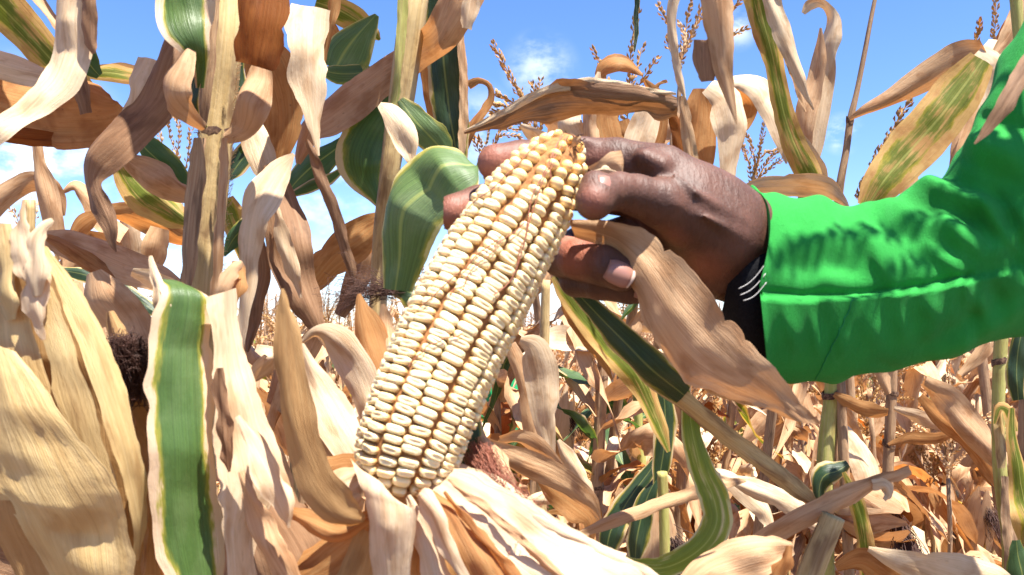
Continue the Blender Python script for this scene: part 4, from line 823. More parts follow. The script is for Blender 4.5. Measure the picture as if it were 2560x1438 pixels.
leaf(K2, 'D', [(345, 1150, 30, .40), (370, 1250, 60, .40), (380, 1350, 70, .40), (390, 1480, 70, .40)], name='husk_leaf', curl=.2, rib=0)
leaf(K2, 'T', [(366, 1260, 14, .36), (350, 1330, 28, .36), (342, 1400, 36, .36), (335, 1480, 30, .36)], name='husk_leaf', curl=.3, rib=0)
strands(K2, 'silk', 'silkd', [[(300, 860, .375), (325, 855, .373), (350, 890, .375), (352, 940, .377)], [(300, 870, .372), (320, 900, .37), (345, 920, .372), (340, 985, .376)], [(295, 880, .375), (315, 920, .372), (330, 980, .376)], [(350, 880, .375), (310, 860, .37), (300, 900, .372)]], 520, 8, .00016, 22)

# leaves that stand between the straw ear and the cob
L_ = near_plant('maize_plant', 470, .38, 'maize plant whose green leaf with pink dry margin hangs in front of the left stalk')
leaf(L_, 'GM', [(378, 700, 470, 715, .36, .365), (404, 725, 524, 742, .35, .36), (392, 790, 526, 800, .345, .36), (372, 870, 528, 870, .342, .358), (362, 950, 532, 950, .34, .355), (364, 1030, 534, 1040, .338, .352), (370, 1120, 538, 1130, .336, .35), (370, 1220, 545, 1230, .335, .35), (382, 1330, 552, 1330, .335, .35), (418, 1470, 560, 1470, .335, .35)], mode='e', curl=.13, wave=.002, rag=.0009, nu=18, rib=0, seed=91, label='long green leaf with dry pink margins')
leaf(L_, 'C', [(376, 640, 8, .362), (384, 680, 28, .358), (398, 720, 40, .353), (404, 760, 34, .35), (402, 800, 8, .35)], curl=.35, wave=.001, rib=0)
leaf(L_, 'H', [(520, 742, 590, 720, .352, .37), (524, 800, 596, 800, .35, .368), (530, 880, 612, 880, .348, .366), (534, 960, 640, 960, .345, .363), (538, 1050, 672, 1050, .343, .362), (544, 1140, 706, 1150, .341, .36), (550, 1230, 722, 1230, .34, .358), (556, 1330, 650, 1330, .34, .35), (570, 1470, 650, 1460, .34, .35)], mode='e', curl=.10, wave=.003, rag=.001, nu=14, rib=0, seed=92)
leaf(L_, 'O', [(594, 655, 30, .385), (600, 690, 40, .38), (596, 730, 36, .376), (580, 770, 14, .374)], curl=.55, wave=.001, rib=0, tilt=.6)
leaf(L_, 'T', [(606, 656, 16, .375), (580, 680, 40, .372), (560, 720, 46, .37), (545, 760, 14, .37)], curl=.3, rib=0)
leaf(L_, 'B', [(548, 920, 24, .336), (556, 1020, 36, .335), (566, 1120, 30, .335), (572, 1180, 8, .336)], curl=.3, rib=0)
leaf(L_, 'H', [(596, 1040, 20, .334), (640, 1120, 70, .33), (680, 1200, 64, .328), (706, 1270, 40, .328), (722, 1320, 8, .33)], curl=.25, wave=.003, rib=0, rag=.0015)
leaf(L_, 'B', [(620, 1120, 40, .36), (640, 1200, 110, .358), (680, 1290, 170, .355), (730, 1380, 200, .355), (780, 1500, 220, .355)], curl=.2, wave=.003, rib=0, seed=94, pleat=.0008)
leaf(L_, 'T', [(600, 1180, 20, .345), (645, 1280, 60, .343), (690, 1380, 66, .342), (740, 1480, 60, .342)], curl=.35, wave=.002, rib=0)
leaf(L_, 'D', [(150, 1210, 60, .43), (60, 1250, 110, .43), (-30, 1280, 130, .43), (-90, 1290, 110, .43)], curl=.2)
leaf(L_, 'B', [(200, 1420, 80, .42), (100, 1400, 120, .42), (20, 1370, 130, .42), (-80, 1350, 130, .42)], curl=.2)
leaf(L_, 'F', [(705, 722, 8, .33), (712, 780, 40, .328), (720, 850, 62, .325), (733, 940, 78, .322), (748, 1040, 84, .32), (768, 1130, 92, .318), (800, 1210, 100, .316), (848, 1268, 86, .316), (890, 1292, 50, .318), (912, 1298, 12, .32)], curl=.22, tilt=.3, wave=.0015, rib=0, seed=95, nu=14, label='tall fibrous brown leaf standing left of the cob')
leaf(L_, 'C', [(640, 870, 16, .44), (680, 890, 40, .44), (640, 930, 40, .44), (610, 960, 10, .44)], curl=.25)

# ------------------------------------------------------------------ the peeled cob in the hand
AX = np.array([(1432, 338, .377), (1418, 360, .377), (1385, 410, .376), (1340, 478, .374), (1290, 556, .371), (1235, 650, .367), (1185, 742, .363), (1135, 840, .358), (1092, 935, .353), (1055, 1030, .348), (1022, 1120, .344), (1005, 1185, .342), (996, 1225, .341)])
RAD = [(0, 14), (.02, 42), (.06, 70), (.12, 94), (.2, 112), (.3, 126), (.42, 135), (.55, 139), (.7, 139), (.82, 138), (.9, 134), (.95, 124), (.985, 98), (1, 64)]
NA = 200
axq = spline(AX, NA); AXW = np.array([P(*q) for q in axq])
sl = np.concatenate([[0], np.cumsum(np.linalg.norm(np.diff(AXW, axis=0), axis=1))]); TOT = sl[-1]
def ax_at(s):
    q = np.array([np.interp(s * TOT, sl, AXW[:, k]) for k in range(3)]); e = .004
    a = np.array([np.interp(np.clip((s - e), 0, 1) * TOT, sl, AXW[:, k]) for k in range(3)]); b = np.array([np.interp(np.clip((s + e), 0, 1) * TOT, sl, AXW[:, k]) for k in range(3)])
    t = (b - a) / np.linalg.norm(b - a); d = np.interp(s * TOT, sl, axq[:, 2]); r = np.interp(s, [a for a, _ in RAD], [b for _, b in RAD]) / FPX * d
    x = np.cross(t, CAM - q); x /= np.linalg.norm(x); y = np.cross(x, t); y = y if y.dot(CAM - q) > 0 else -y
    return q, t, r, x, y
cob = empty('maize_cob', AXW[-1], 'peeled ivory maize cob with even rows of kernels held up in the hand', 'maize cob')
def build_cob():
    cs = np.linspace(0, 1, 60); C = []; r = []
    for s in cs: q, t, rr, x, y = ax_at(s); C.append(q); r.append(max(.001, rr - .0030 * min(1, .3 + s * 3)))
    V, F, UV = tube_geo(np.array(C), np.array(r), 28, True); mk('cob_core', V, F, M['core'], cob, UV)
    # kernel shapes: x across the row, y along the cob, z outwards
    def kernel(kind, seed):
        rng = np.random.default_rng(seed); nu_, nv_ = 16, 9; V = []; UV = []
        for j in range(nv_ + 1):
            ph = -math.pi / 2 + math.pi * j / nv_
            for i in range(nu_):
                th = 2 * math.pi * i / nu_; cx, sy = math.cos(th), math.sin(th); e = .66 if kind else 1.0
                X = np.sign(cx) * abs(cx) ** e * math.cos(ph) ** (.55 if kind else .8); Y = np.sign(sy) * abs(sy) ** e * math.cos(ph) ** (.6 if kind else .8)
                Z = np.sign(math.sin(ph)) * abs(math.sin(ph)) ** .85
                if Z < 0: X *= 1 + .25 * Z; Y *= 1 + .25 * Z; Z *= 1.3
                elif kind: 
                    g = math.exp(-(X / .62) ** 4 - (Y / .34) ** 2); Z -= (.28 if kind == 1 else .16) * g
                V.append((X * (1 + .04 * rng.normal() * .5), Y, Z)); UV.append((i / nu_, j / nv_))
        F = [(j * nu_ + i, j * nu_ + (i + 1) % nu_, (j + 1) * nu_ + (i + 1) % nu_, (j + 1) * nu_ + i) for j in range(nv_) for i in range(nu_)]
        me = mesh('kernel', V, F); me.materials.append(M['kernel']); return me
    dent = [kernel(1, 1), kernel(1, 2), kernel(2, 3)]; rnd = [kernel(0, 5), kernel(0, 6)]
    NR = 14; items = []; rng = np.random.default_rng(17)
    for r_ in range(NR):
        s = .012 + (.012 if r_ % 2 else 0) + rng.uniform(0, .008)
        while s < .985:
            pitch = np.interp(s, [0, .15, .3, .5, 1], [.0056, .0055, .0046, .0040, .0037]) * rng.uniform(.92, 1.08)
            ds = pitch / TOT; sc = s + ds / 2; q, t, R_, x, y = ax_at(sc)
            if s < .06 and r_ % 2: s += ds; continue
            phi = 2 * math.pi * (r_ + .5 + (.025 if r_ % 2 else -.025)) / NR + .35 * (sc - .5) + rng.normal() * (.05 if sc < .25 else .015)
            n = y * math.cos(phi) + x * math.sin(phi); w = np.cross(t, n)
            # surface tilts where the cob narrows
            q2, t2, R2, *_ = ax_at(min(1, sc + .02)); q1, t1, R1, *_ = ax_at(max(0, sc - .02)); sl_ = (R2 - R1) / (.04 * TOT); n2 = n - t * np.clip(sl_, -1.5, 1.5); n2 /= np.linalg.norm(n2); t3 = np.cross(n2, w); 
            wid = min(.0049, math.pi * R_ / NR * .88) * rng.uniform(.92, 1.04); hgt = pitch / 2 * rng.uniform(1.04, 1.16)
            if sc < .28: wid = min(wid, .0042) * rng.uniform(.85, 1.05); 
            pos = q + n * (R_ - .0030) + t * rng.normal() * .0003 + w * rng.normal() * .0002
            face = n.dot((CAM - pos) / np.linalg.norm(CAM - pos)); me = (rnd[rng.integers(2)] if rng.random() < np.interp(sc, [.15, .35], [1, .0]) else dent[rng.integers(3)])
            dz = .0036 * rng.uniform(.93, 1.1) * (1.15 if sc < .3 else 1)
            items.append((face, pos, w, t3, n2, (wid, hgt, dz), me, float(np.clip(1 - sc / .24, 0, 1)) * .9)); s += ds
    items.sort(key=lambda a: -a[0]); base = np.array(root_loc(cob)); rest = []
    for k, (f, pos, w, t3, n2, sc, me, ripe) in enumerate(items):
        tw = rng.normal() * .07; w2 = w * math.cos(tw) + t3 * math.sin(tw); t4 = np.cross(n2, w2)
        Mx = Matrix([[w2[i] * sc[0], t4[i] * sc[1], n2[i] * sc[2], pos[i] - base[i]] for i in range(3)] + [[0, 0, 0, 1]])
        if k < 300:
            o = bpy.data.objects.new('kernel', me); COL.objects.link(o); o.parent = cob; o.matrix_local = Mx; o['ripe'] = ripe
        else:
            V = np.array([v.co for v in me.vertices]); V = V @ np.array(Mx)[:3, :3].T + pos; rest.append((V, [tuple(p.vertices) for p in me.polygons], None))
    if rest:
        V, F, UV = join(rest); tag(mk('kernels_behind', V, F, M['kernel_far'], cob, UV), kind='stuff')
m_, N_, L__, p_ = plain('kernel_far', 'kernel_ivory_back', (.80, .70, .46), .35, .5)
build_cob()
def on_cob(s, phi, lift=.0008):
    q, t, r, x, y = ax_at(s); return q + (y * math.cos(phi) + x * math.sin(phi)) * (r + lift)
def cob_silk(lines, seed):
    rng = np.random.default_rng(seed)
    for l in lines:
        q = spline(np.array(l, float), 26); off = smooth_wob(rng, 26, 5) * .03
        C = np.array([on_cob(s, p + o, .0010 + .0006 * abs(o) * 10) for (s, p), o in zip(q, off)]); V, F, UV = tube_geo(C, .00026, 5, False); mk('silk_strand', V, F, M['silkr'], cob, UV)
cob_silk([[(.02, .2), (.15, .05), (.3, -.25), (.42, -.4), (.5, -.3)], [(.03, .3), (.15, .12), (.3, -.18), (.4, -.35)], [(.08, .75), (.2, .72), (.27, .85), (.33, 1.1)], [(.36, .1), (.43, .3), (.5, .45), (.56, .62), (.6, .8)], [(.3, -.1), (.4, .1), (.5, .25), (.55, .4)], [(.02, .5), (.08, .2), (.16, -.1)], [(.62, -.1), (.68, .25), (.74, .5)]], 5)
V, F, UV = silk_geo(np.random.default_rng(9), P(1438, 352, .368), np.array([.5, -.2, .8]), .005, 16, .0003, .7, .6, .1); mk('dried_tip', V, F, M['silkd'], cob, UV)
leaf(cob, 'T', [(1425, 372, 8, .366), (1440, 352, 16, .364), (1452, 340, 5, .364)], name='dried_tip', curl=.3, rib=0)
# husk leaves peeled down from the foot of the cob
HK = dict(name='husk_leaf', rib=0)
leaf(cob, 'H', [(880, 1150, 960, 1232, .332, .326), (896, 1200, 1006, 1262, .322, .314), (908, 1240, 1038, 1275, .318, .31), (916, 1310, 1040, 1320, .316, .31), (922, 1380, 1028, 1390, .316, .31), (938, 1480, 1024, 1480, .316, .311)], mode='e', curl=.2, wave=.0012, pleat=.0006, nu=14, seed=101, **HK)
leaf(cob, 'H', [(1120, 1170, 1040, 1250, .338, .328), (1180, 1180, 1078, 1305, .33, .318), (1270, 1225, 1140, 1370, .325, .312), (1370, 1290, 1210, 1450, .32, .308), (1480, 1350, 1290, 1530, .316, .305), (1600, 1408, 1380, 1600, .313, .302), (1720, 1480, 1480, 1680, .312, .3)], mode='e', curl=.16, wave=.001, pleat=.0008, nu=18, seed=102, label='broad sunlit husk leaf spreading to the lower right', **HK)
leaf(cob, 'T', [(1120, 1200, 10, .322), (1200, 1262, 24, .316), (1290, 1340, 30, .311), (1380, 1420, 26, .307), (1450, 1490, 20, .304)], curl=.5, seed=151, **HK)
leaf(cob, 'H', [(1150, 1180, 14, .334), (1240, 1225, 40, .327), (1350, 1295, 44, .321), (1470, 1360, 36, .316), (1600, 1425, 30, .312), (1700, 1480, 24, .31)], curl=.5, seed=152, **HK)
leaf(cob, 'O', [(1110, 1230, 10, .318), (1180, 1310, 26, .312), (1250, 1390, 30, .308), (1320, 1470, 26, .304)], curl=.5, seed=153, **HK)
leaf(cob, 'H', [(1020, 1240, 16, .324), (1048, 1300, 44, .318), (1075, 1380, 60, .314), (1100, 1470, 66, .312)], curl=.4, seed=154, **HK)
leaf(cob, 'O', [(1036, 1240, 1090, 1225, .325, .327), (1080, 1290, 1170, 1290, .316, .318), (1110, 1360, 1230, 1370, .311, .312), (1150, 1450, 1290, 1460, .308, .307), (1180, 1520, 1340, 1540, .306, .304)], mode='e', curl=.3, wave=.0015, pleat=.0006, nu=12, seed=103, **HK)
leaf(cob, 'H', [(1050, 1240, 24, .320), (1062, 1245, 42, .313), (1088, 1290, 48, .310), (1108, 1350, 42, .308), (1150, 1430, 30, .306), (1200, 1500, 20, .306)], curl=.45, wave=.001, **HK)
leaf(cob, 'O', [(940, 1290, 60, .35), (890, 1340, 100, .35), (820, 1400, 110, .35), (740, 1450, 100, .35), (660, 1500, 80, .35)], curl=.3, wave=.001, seed=104, **HK)
leaf(cob, 'O', [(1040, 1300, 90, .35), (1060, 1380, 140, .35), (1080, 1480, 160, .35), (1090, 1560, 150, .35)], curl=.3, wave=.001, **HK)
leaf(cob, 'F', [(930, 1330, 70, .345), (905, 1400, 90, .345), (880, 1480, 90, .345), (860, 1550, 80, .345)], curl=.3, wave=.001, **HK)
leaf(cob, 'O', [(925, 1295, 20, .33), (850, 1330, 60, .33), (770, 1300, 50, .332), (720, 1280, 20, .335)], curl=.6, wave=.001, **HK)
leaf(cob, 'H', [(900, 1160, 60, .375), (870, 1110, 92, .38), (835, 1050, 110, .385), (800, 985, 96, .39), (772, 920, 60, .392), (752, 860, 16, .392)], curl=.3, tilt=.3, wave=.001, seed=105, **HK)
leaf(cob, 'O', [(905, 1170, 50, .37), (870, 1165, 66, .37), (825, 1170, 60, .37), (785, 1165, 50, .37), (750, 1150, 16, .37)], curl=.4, wave=.001, **HK)
leaf(cob, 'H', [(900, 1180, 40, .365), (865, 1200, 70, .362), (820, 1225, 66, .36), (775, 1230, 30, .36)], curl=.3, wave=.001, **HK)
leaf(cob, 'H', [(930, 1060, 50, .40), (915, 980, 80, .405), (880, 900, 90, .41), (835, 845, 66, .413), (790, 830, 30, .413), (752, 855, 8, .413)], curl=.35, tilt=-.3, wave=.002, seed=106, **HK)
leaf(cob, 'O', [(960, 990, 60, .405), (945, 910, 84, .41), (925, 840, 80, .415), (905, 775, 40, .418), (898, 735, 8, .42)], curl=.3, wave=.001, **HK)
leaf(cob, 'T', [(985, 960, 50, .41), (975, 880, 60, .415), (965, 810, 40, .42), (958, 760, 10, .42)], curl=.3, wave=.001, **HK)
leaf(cob, 'C', [(905, 1240, 30, .345), (870, 1265, 60, .345), (820, 1290, 60, .345), (770, 1300, 20, .345)], curl=.3, wave=.001, **HK)
leaf(cob, 'T', [(955, 1235, 40, .338), (1000, 1255, 60, .335), (1060, 1262, 60, .33), (1110, 1260, 30, .33)], curl=.2, wave=.001, **HK)
leaf(cob, 'C', [(1140, 1180, 40, .35), (1220, 1215, 60, .35), (1320, 1280, 50, .345), (1430, 1345, 40, .34), (1560, 1400, 30, .335)], curl=.3, wave=.001, **HK)
tube(cob, 'SG', [(1120, 1010, 90, .40), (1110, 1100, 90, .40), (1120, 1190, 84, .40), (1150, 1300, 70, .40), (1180, 1500, 60, .42), (1200, 1900, 60, .45)], name='shank')
leaf(cob, 'GD', [(1180, 1010, 20, .38), (1172, 1090, 70, .378), (1150, 1160, 80, .376), (1120, 1210, 40, .37)], curl=.3, **HK)
leaf(cob, 'T', [(1200, 1090, 20, .37), (1230, 1150, 70, .37), (1260, 1190, 50, .365), (1290, 1210, 10, .365)], curl=.3, **HK)
strands(cob, 'silk_tuft', 'silkr', [[(1195, 1110, .365), (1225, 1170, .36), (1265, 1230, .354), (1310, 1300, .345)], [(1180, 1140, .365), (1215, 1200, .358), (1260, 1270, .35), (1340, 1320, .342)], [(1210, 1120, .365), (1250, 1200, .357), (1290, 1260, .35), (1330, 1290, .344)], [(1200, 1150, .362), (1260, 1260, .35), (1290, 1340, .335), (1300, 1400, .318)]], 340, 21, .00013, 20)

# ------------------------------------------------------------------ the arm and hand
def surface_nets(f, org, h):
    nx, ny, nz = f.shape; ins = f < 0
    c = np.zeros((nx - 1, ny - 1, nz - 1), np.int8)
    for a in (0, 1):
        for b in (0, 1):
            for d in (0, 1): c += ins[a:nx - 1 + a, b:ny - 1 + b, d:nz - 1 + d]
    act = np.argwhere((c > 0) & (c < 8)); idx = -np.ones(c.shape, np.int64); idx[tuple(act.T)] = np.arange(len(act))
    acc = np.zeros((len(act), 3)); cnt = np.zeros(len(act)); cor = [(a, b, d) for a in (0, 1) for b in (0, 1) for d in (0, 1)]
    for p in cor:
        for q in cor:
            if p < q and sum(abs(a - b) for a, b in zip(p, q)) == 1:
                fp = f[tuple((act + p).T)]; fq = f[tuple((act + q).T)]; m = (fp < 0) != (fq < 0); t = np.where(m, fp / np.where(m, fp - fq, 1), 0)
                acc += m[:, None] * (np.array(p) + t[:, None] * (np.array(q) - np.array(p))); cnt += m
    V = org + (act + acc / cnt[:, None]) * h; F = []
    for ax in range(3):
        o1, o2 = [(1, 2), (2, 0), (0, 1)][ax]; s = [slice(None)] * 3; s2 = list(s); s[ax] = slice(0, -1); s2[ax] = slice(1, None)
        e = np.argwhere(ins[tuple(s)] != ins[tuple(s2)]); e = e[(e[:, o1] > 0) & (e[:, o2] > 0) & (e[:, o1] < f.shape[o1] - 1) & (e[:, o2] < f.shape[o2] - 1)]
        u = np.zeros(3, int); u[o1] = 1; w = np.zeros(3, int); w[o2] = 1
        q = np.stack([idx[tuple((e - u - w).T)], idx[tuple((e - w).T)], idx[tuple(e.T)], idx[tuple((e - u).T)]], 1)
        fl = ins[tuple(e.T)]; q[~fl] = q[~fl][:, ::-1]; F.append(q)
    return V, np.vstack(F)
class SDF:
    def __init__(s, lo, hi, h):
        s.h = h; s.lo = np.array(lo, float); n = ((np.array(hi) - lo) / h).astype(int) + 1; s.n = n
        s.G = np.stack(np.meshgrid(*[np.float32(lo[k] + h * np.arange(n[k])) for k in range(3)], indexing='ij'), -1)
    def cap(s, a, b, ra, rb):
        a = np.float32(a); b = np.float32(b); d = b - a; t = np.clip(((s.G - a) @ d) / max(float(d @ d), 1e-12), 0, 1)
        return np.linalg.norm(s.G - a - t[..., None] * d, axis=-1) - (ra + (rb - ra) * t)
    def chain(s, pts, k=.0012):
        f = None
        for (p, ra), (q, rb) in zip(pts[:-1], pts[1:]):
            g = s.cap(p, q, ra, rb); f = g if f is None else smin(f, g, k)
        return f
def smin(a, b, k):
    h = np.clip(.5 + .5 * (b - a) / k, 0, 1); return b + (a - b) * h - k * h * (1 - h)
def ch(*rows): return [(pc(x, y, d), r / FPX * d) for x, y, d, r in rows]
person = empty('person', P(2500, 700, .55), 'person in green work coat reaching in from the right, bare hand holding the cob', 'person', 'people in the maize field')
def build_hand():
    h = .00105
    g = SDF((-.035, -.075, .322), (.215, .10, .475), h)
    palm = g.chain(ch((1648, 442, .400, 62), (1700, 490, .402, 88), (1772, 545, .410, 106), (1842, 602, .420, 108), (1900, 640, .432, 100), (2040, 700, .445, 84)), .012)
    palm = smin(palm, g.chain(ch((1660, 520, .415, 62), (1700, 600, .420, 76), (1790, 655, .42, 88), (1880, 690, .43, 76))), .012)       # heel below
    palm = smin(palm, g.chain(ch((1640, 470, .43, 56), (1650, 580, .436, 56), (1720, 640, .43, 62))), .014)
    index = g.chain(ch((1650, 425, .402, 62), (1540, 404, .410, 58), (1455, 396, .413, 52), (1370, 396, .411, 51), (1300, 402, .407, 50), (1240, 407, .400, 47)), .002)
    middle = g.chain(ch((1650, 500, .425, 56), (1500, 480, .434, 52), (1400, 474, .434, 51), (1290, 488, .428, 50), (1195, 515, .416, 50), (1132, 532, .404, 46)), .002)
    thumb = g.chain(ch((1800, 590, .400, 88), (1715, 540, .388, 72), (1650, 508, .378, 60), (1590, 488, .372, 50), (1545, 478, .366, 46), (1510, 484, .358, 44), (1484, 502, .352, 42)), .003)
    thumb = smin(thumb, g.chain(ch((1484, 460, .356, 34), (1486, 505, .351, 44))), .004)
    ringf = g.chain(ch((1668, 560, .432, 50), (1560, 590, .440, 48), (1450, 618, .432, 50), (1405, 640, .416, 52), (1450, 648, .397, 52), (1510, 664, .385, 50), (1552, 684, .379, 45)), .002)
    pinky = g.chain(ch((1690, 630, .430, 44), (1580, 672, .436, 42), (1470, 690, .430, 42), (1440, 702, .414, 40), (1500, 712, .398, 38), (1570, 724, .390, 36), (1618, 728, .387, 31)), .002)
    # knuckle creases
    f = smin(palm, index, .007)
    for k in (middle, ringf, pinky): f = np.minimum(f, smin(palm, k, .006))
    f = np.minimum(f, smin(palm, thumb, .010))
    # raised tendons of the thumb and folds over the wrist
    for rows, k, dpt in ((((1560, 470, .345, 10), (1562, 500, .344, 10)), .003, .0), ):
        pass
    cre = g.chain(ch((1548, 432, .345, 3), (1560, 470, .338, 4), (1556, 520, .342, 3))); f = -smin(-f, cre, .004)
    for a in (((1850, 560, .388, 14), (1740, 480, .372, 13), (1650, 400, .378, 10)), ((1850, 590, .386, 12), (1760, 540, .370, 13), (1700, 510, .364, 12)), ((1610, 392, .390, 30), (1650, 412, .386, 30)), ((1440, 352, .404, 16), (1470, 356, .404, 16))):
        f = smin(f, g.chain(ch(*a)) + .0021, .006)
    for a in (((1600, 440, .343, 3), (1610, 520, .343, 3)), ((1618, 445, .344, 2.4), (1626, 520, .345, 2.4)),
              ((1420, 598, .384, 2.5), (1436, 680, .372, 2.5)), ((1500, 620, .36, 2.5), (1492, 690, .362, 2.5)), ((1395, 350, .39, 2.4), (1392, 440, .385, 2.4)), ((1500, 350, .39, 2.4), (1494, 430, .385, 2.4))):
        f = -smin(-f, g.chain(ch(*a)), .0022)
    V, F = surface_nets(f, g.lo, h)
    # relax the grid steps
    for _ in range(3):
        acc = np.zeros_like(V); cn = np.zeros(len(V))
        for a, b in ((0, 1), (1, 2), (2, 3), (3, 0)):
            np.add.at(acc, F[:, a], V[F[:, b]]); np.add.at(cn, F[:, a], 1); np.add.at(acc, F[:, b], V[F[:, a]]); np.add.at(cn, F[:, b], 1)
        V = V * .5 + acc / cn[:, None] * .5
    # paler skin: palm side of the fingers
    def near(x, y, d, r): q = pc(x, y, d); return np.clip(1.15 - np.linalg.norm(V - q, axis=1) / (r / FPX * d), 0, 1)
    pal = np.zeros(len(V))
    for a in ((1230, 430, .385, 120), (1300, 425, .388, 110), (1390, 420, .385, 120), (1480, 410, .388, 100), (1130, 545, .385, 120), (1200, 530, .39, 110), (1468, 500, .335, 88), (1462, 540, .338, 66), (1585, 690, .365, 34),
              (1410, 620, .385, 110), (1440, 585, .40, 90), (1650, 640, .38, 90), (1740, 720, .39, 110), (1690, 600, .37, 40), (1640, 730, .38, 24)): pal = np.maximum(pal, near(*a))
    pal = pal * pal * (3 - 2 * pal)
    o = mk('body', c2w(V), F, M['skin'], person)
    at = o.data.attributes.new('palmar', 'FLOAT', 'POINT'); at.data.foreach_set('value', pal.astype(np.float32))
    return o
build_hand()
def nail(x, y, d, dx, dy, L, Wd, nrm, mat='nail', depth=.0, name='finger_nail', bulge=.22):
    """curved plate: centre pixel and depth, long axis in the picture, outward normal (right, up, forward)"""
    n = np.array(nrm, float); n /= np.linalg.norm(n); a = np.array([dx, -dy, depth], float); a -= n * a.dot(n); a /= np.linalg.norm(a); b = np.cross(n, a); c = pc(x, y, d); nv, nu = 9, 9; V = []
    for sgn in (0, -.0005):
        for i in range(nv):
            for j in range(nu):
                u, v = (j / (nu - 1) * 2 - 1), (i / (nv - 1) * 2 - 1); w = Wd / 2 * (1 - .10 * v * v - .35 * max(0, abs(v) - .6)); 
                V.append(c + a * L / 2 * v + b * w * u + n * (bulge * Wd * (1 - u * u) - .10 * L * v * v + sgn))
    k = nv * nu; F = []
    for i in range(nv - 1):
        for j in range(nu - 1):
            q = i * nu + j; F += [(q, q + 1, q + nu + 1, q + nu), (k + q, k + q + nu, k + q + nu + 1, k + q + 1)]
    bd = [j for j in range(nu)] + [i * nu + nu - 1 for i in range(1, nv)] + [(nv - 1) * nu + j for j in range(nu - 2, -1, -1)] + [i * nu for i in range(nv - 2, 0, -1)]
    F += [(bd[i], k + bd[i], k + bd[(i + 1) % len(bd)], bd[(i + 1) % len(bd)]) for i in range(len(bd))]
    return mk(name, c2w(np.array(V)), F, M[mat], person)
nail(1548, 684, .3700, 1, .45, .0125, .0115, (.10, .10, -1)); nail(1578, 695, .3712, 1, .45, .0016, .0105, (.35, .0, -1), 'nailtip', name='nail_rim')
nail(1612, 727, .3805, 1, .05, .010, .008, (.05, .25, -1)); 
nail(1520, 478, .3505, -.25, 1, .0135, .0115, (.80, .25, -.75), bulge=.2)

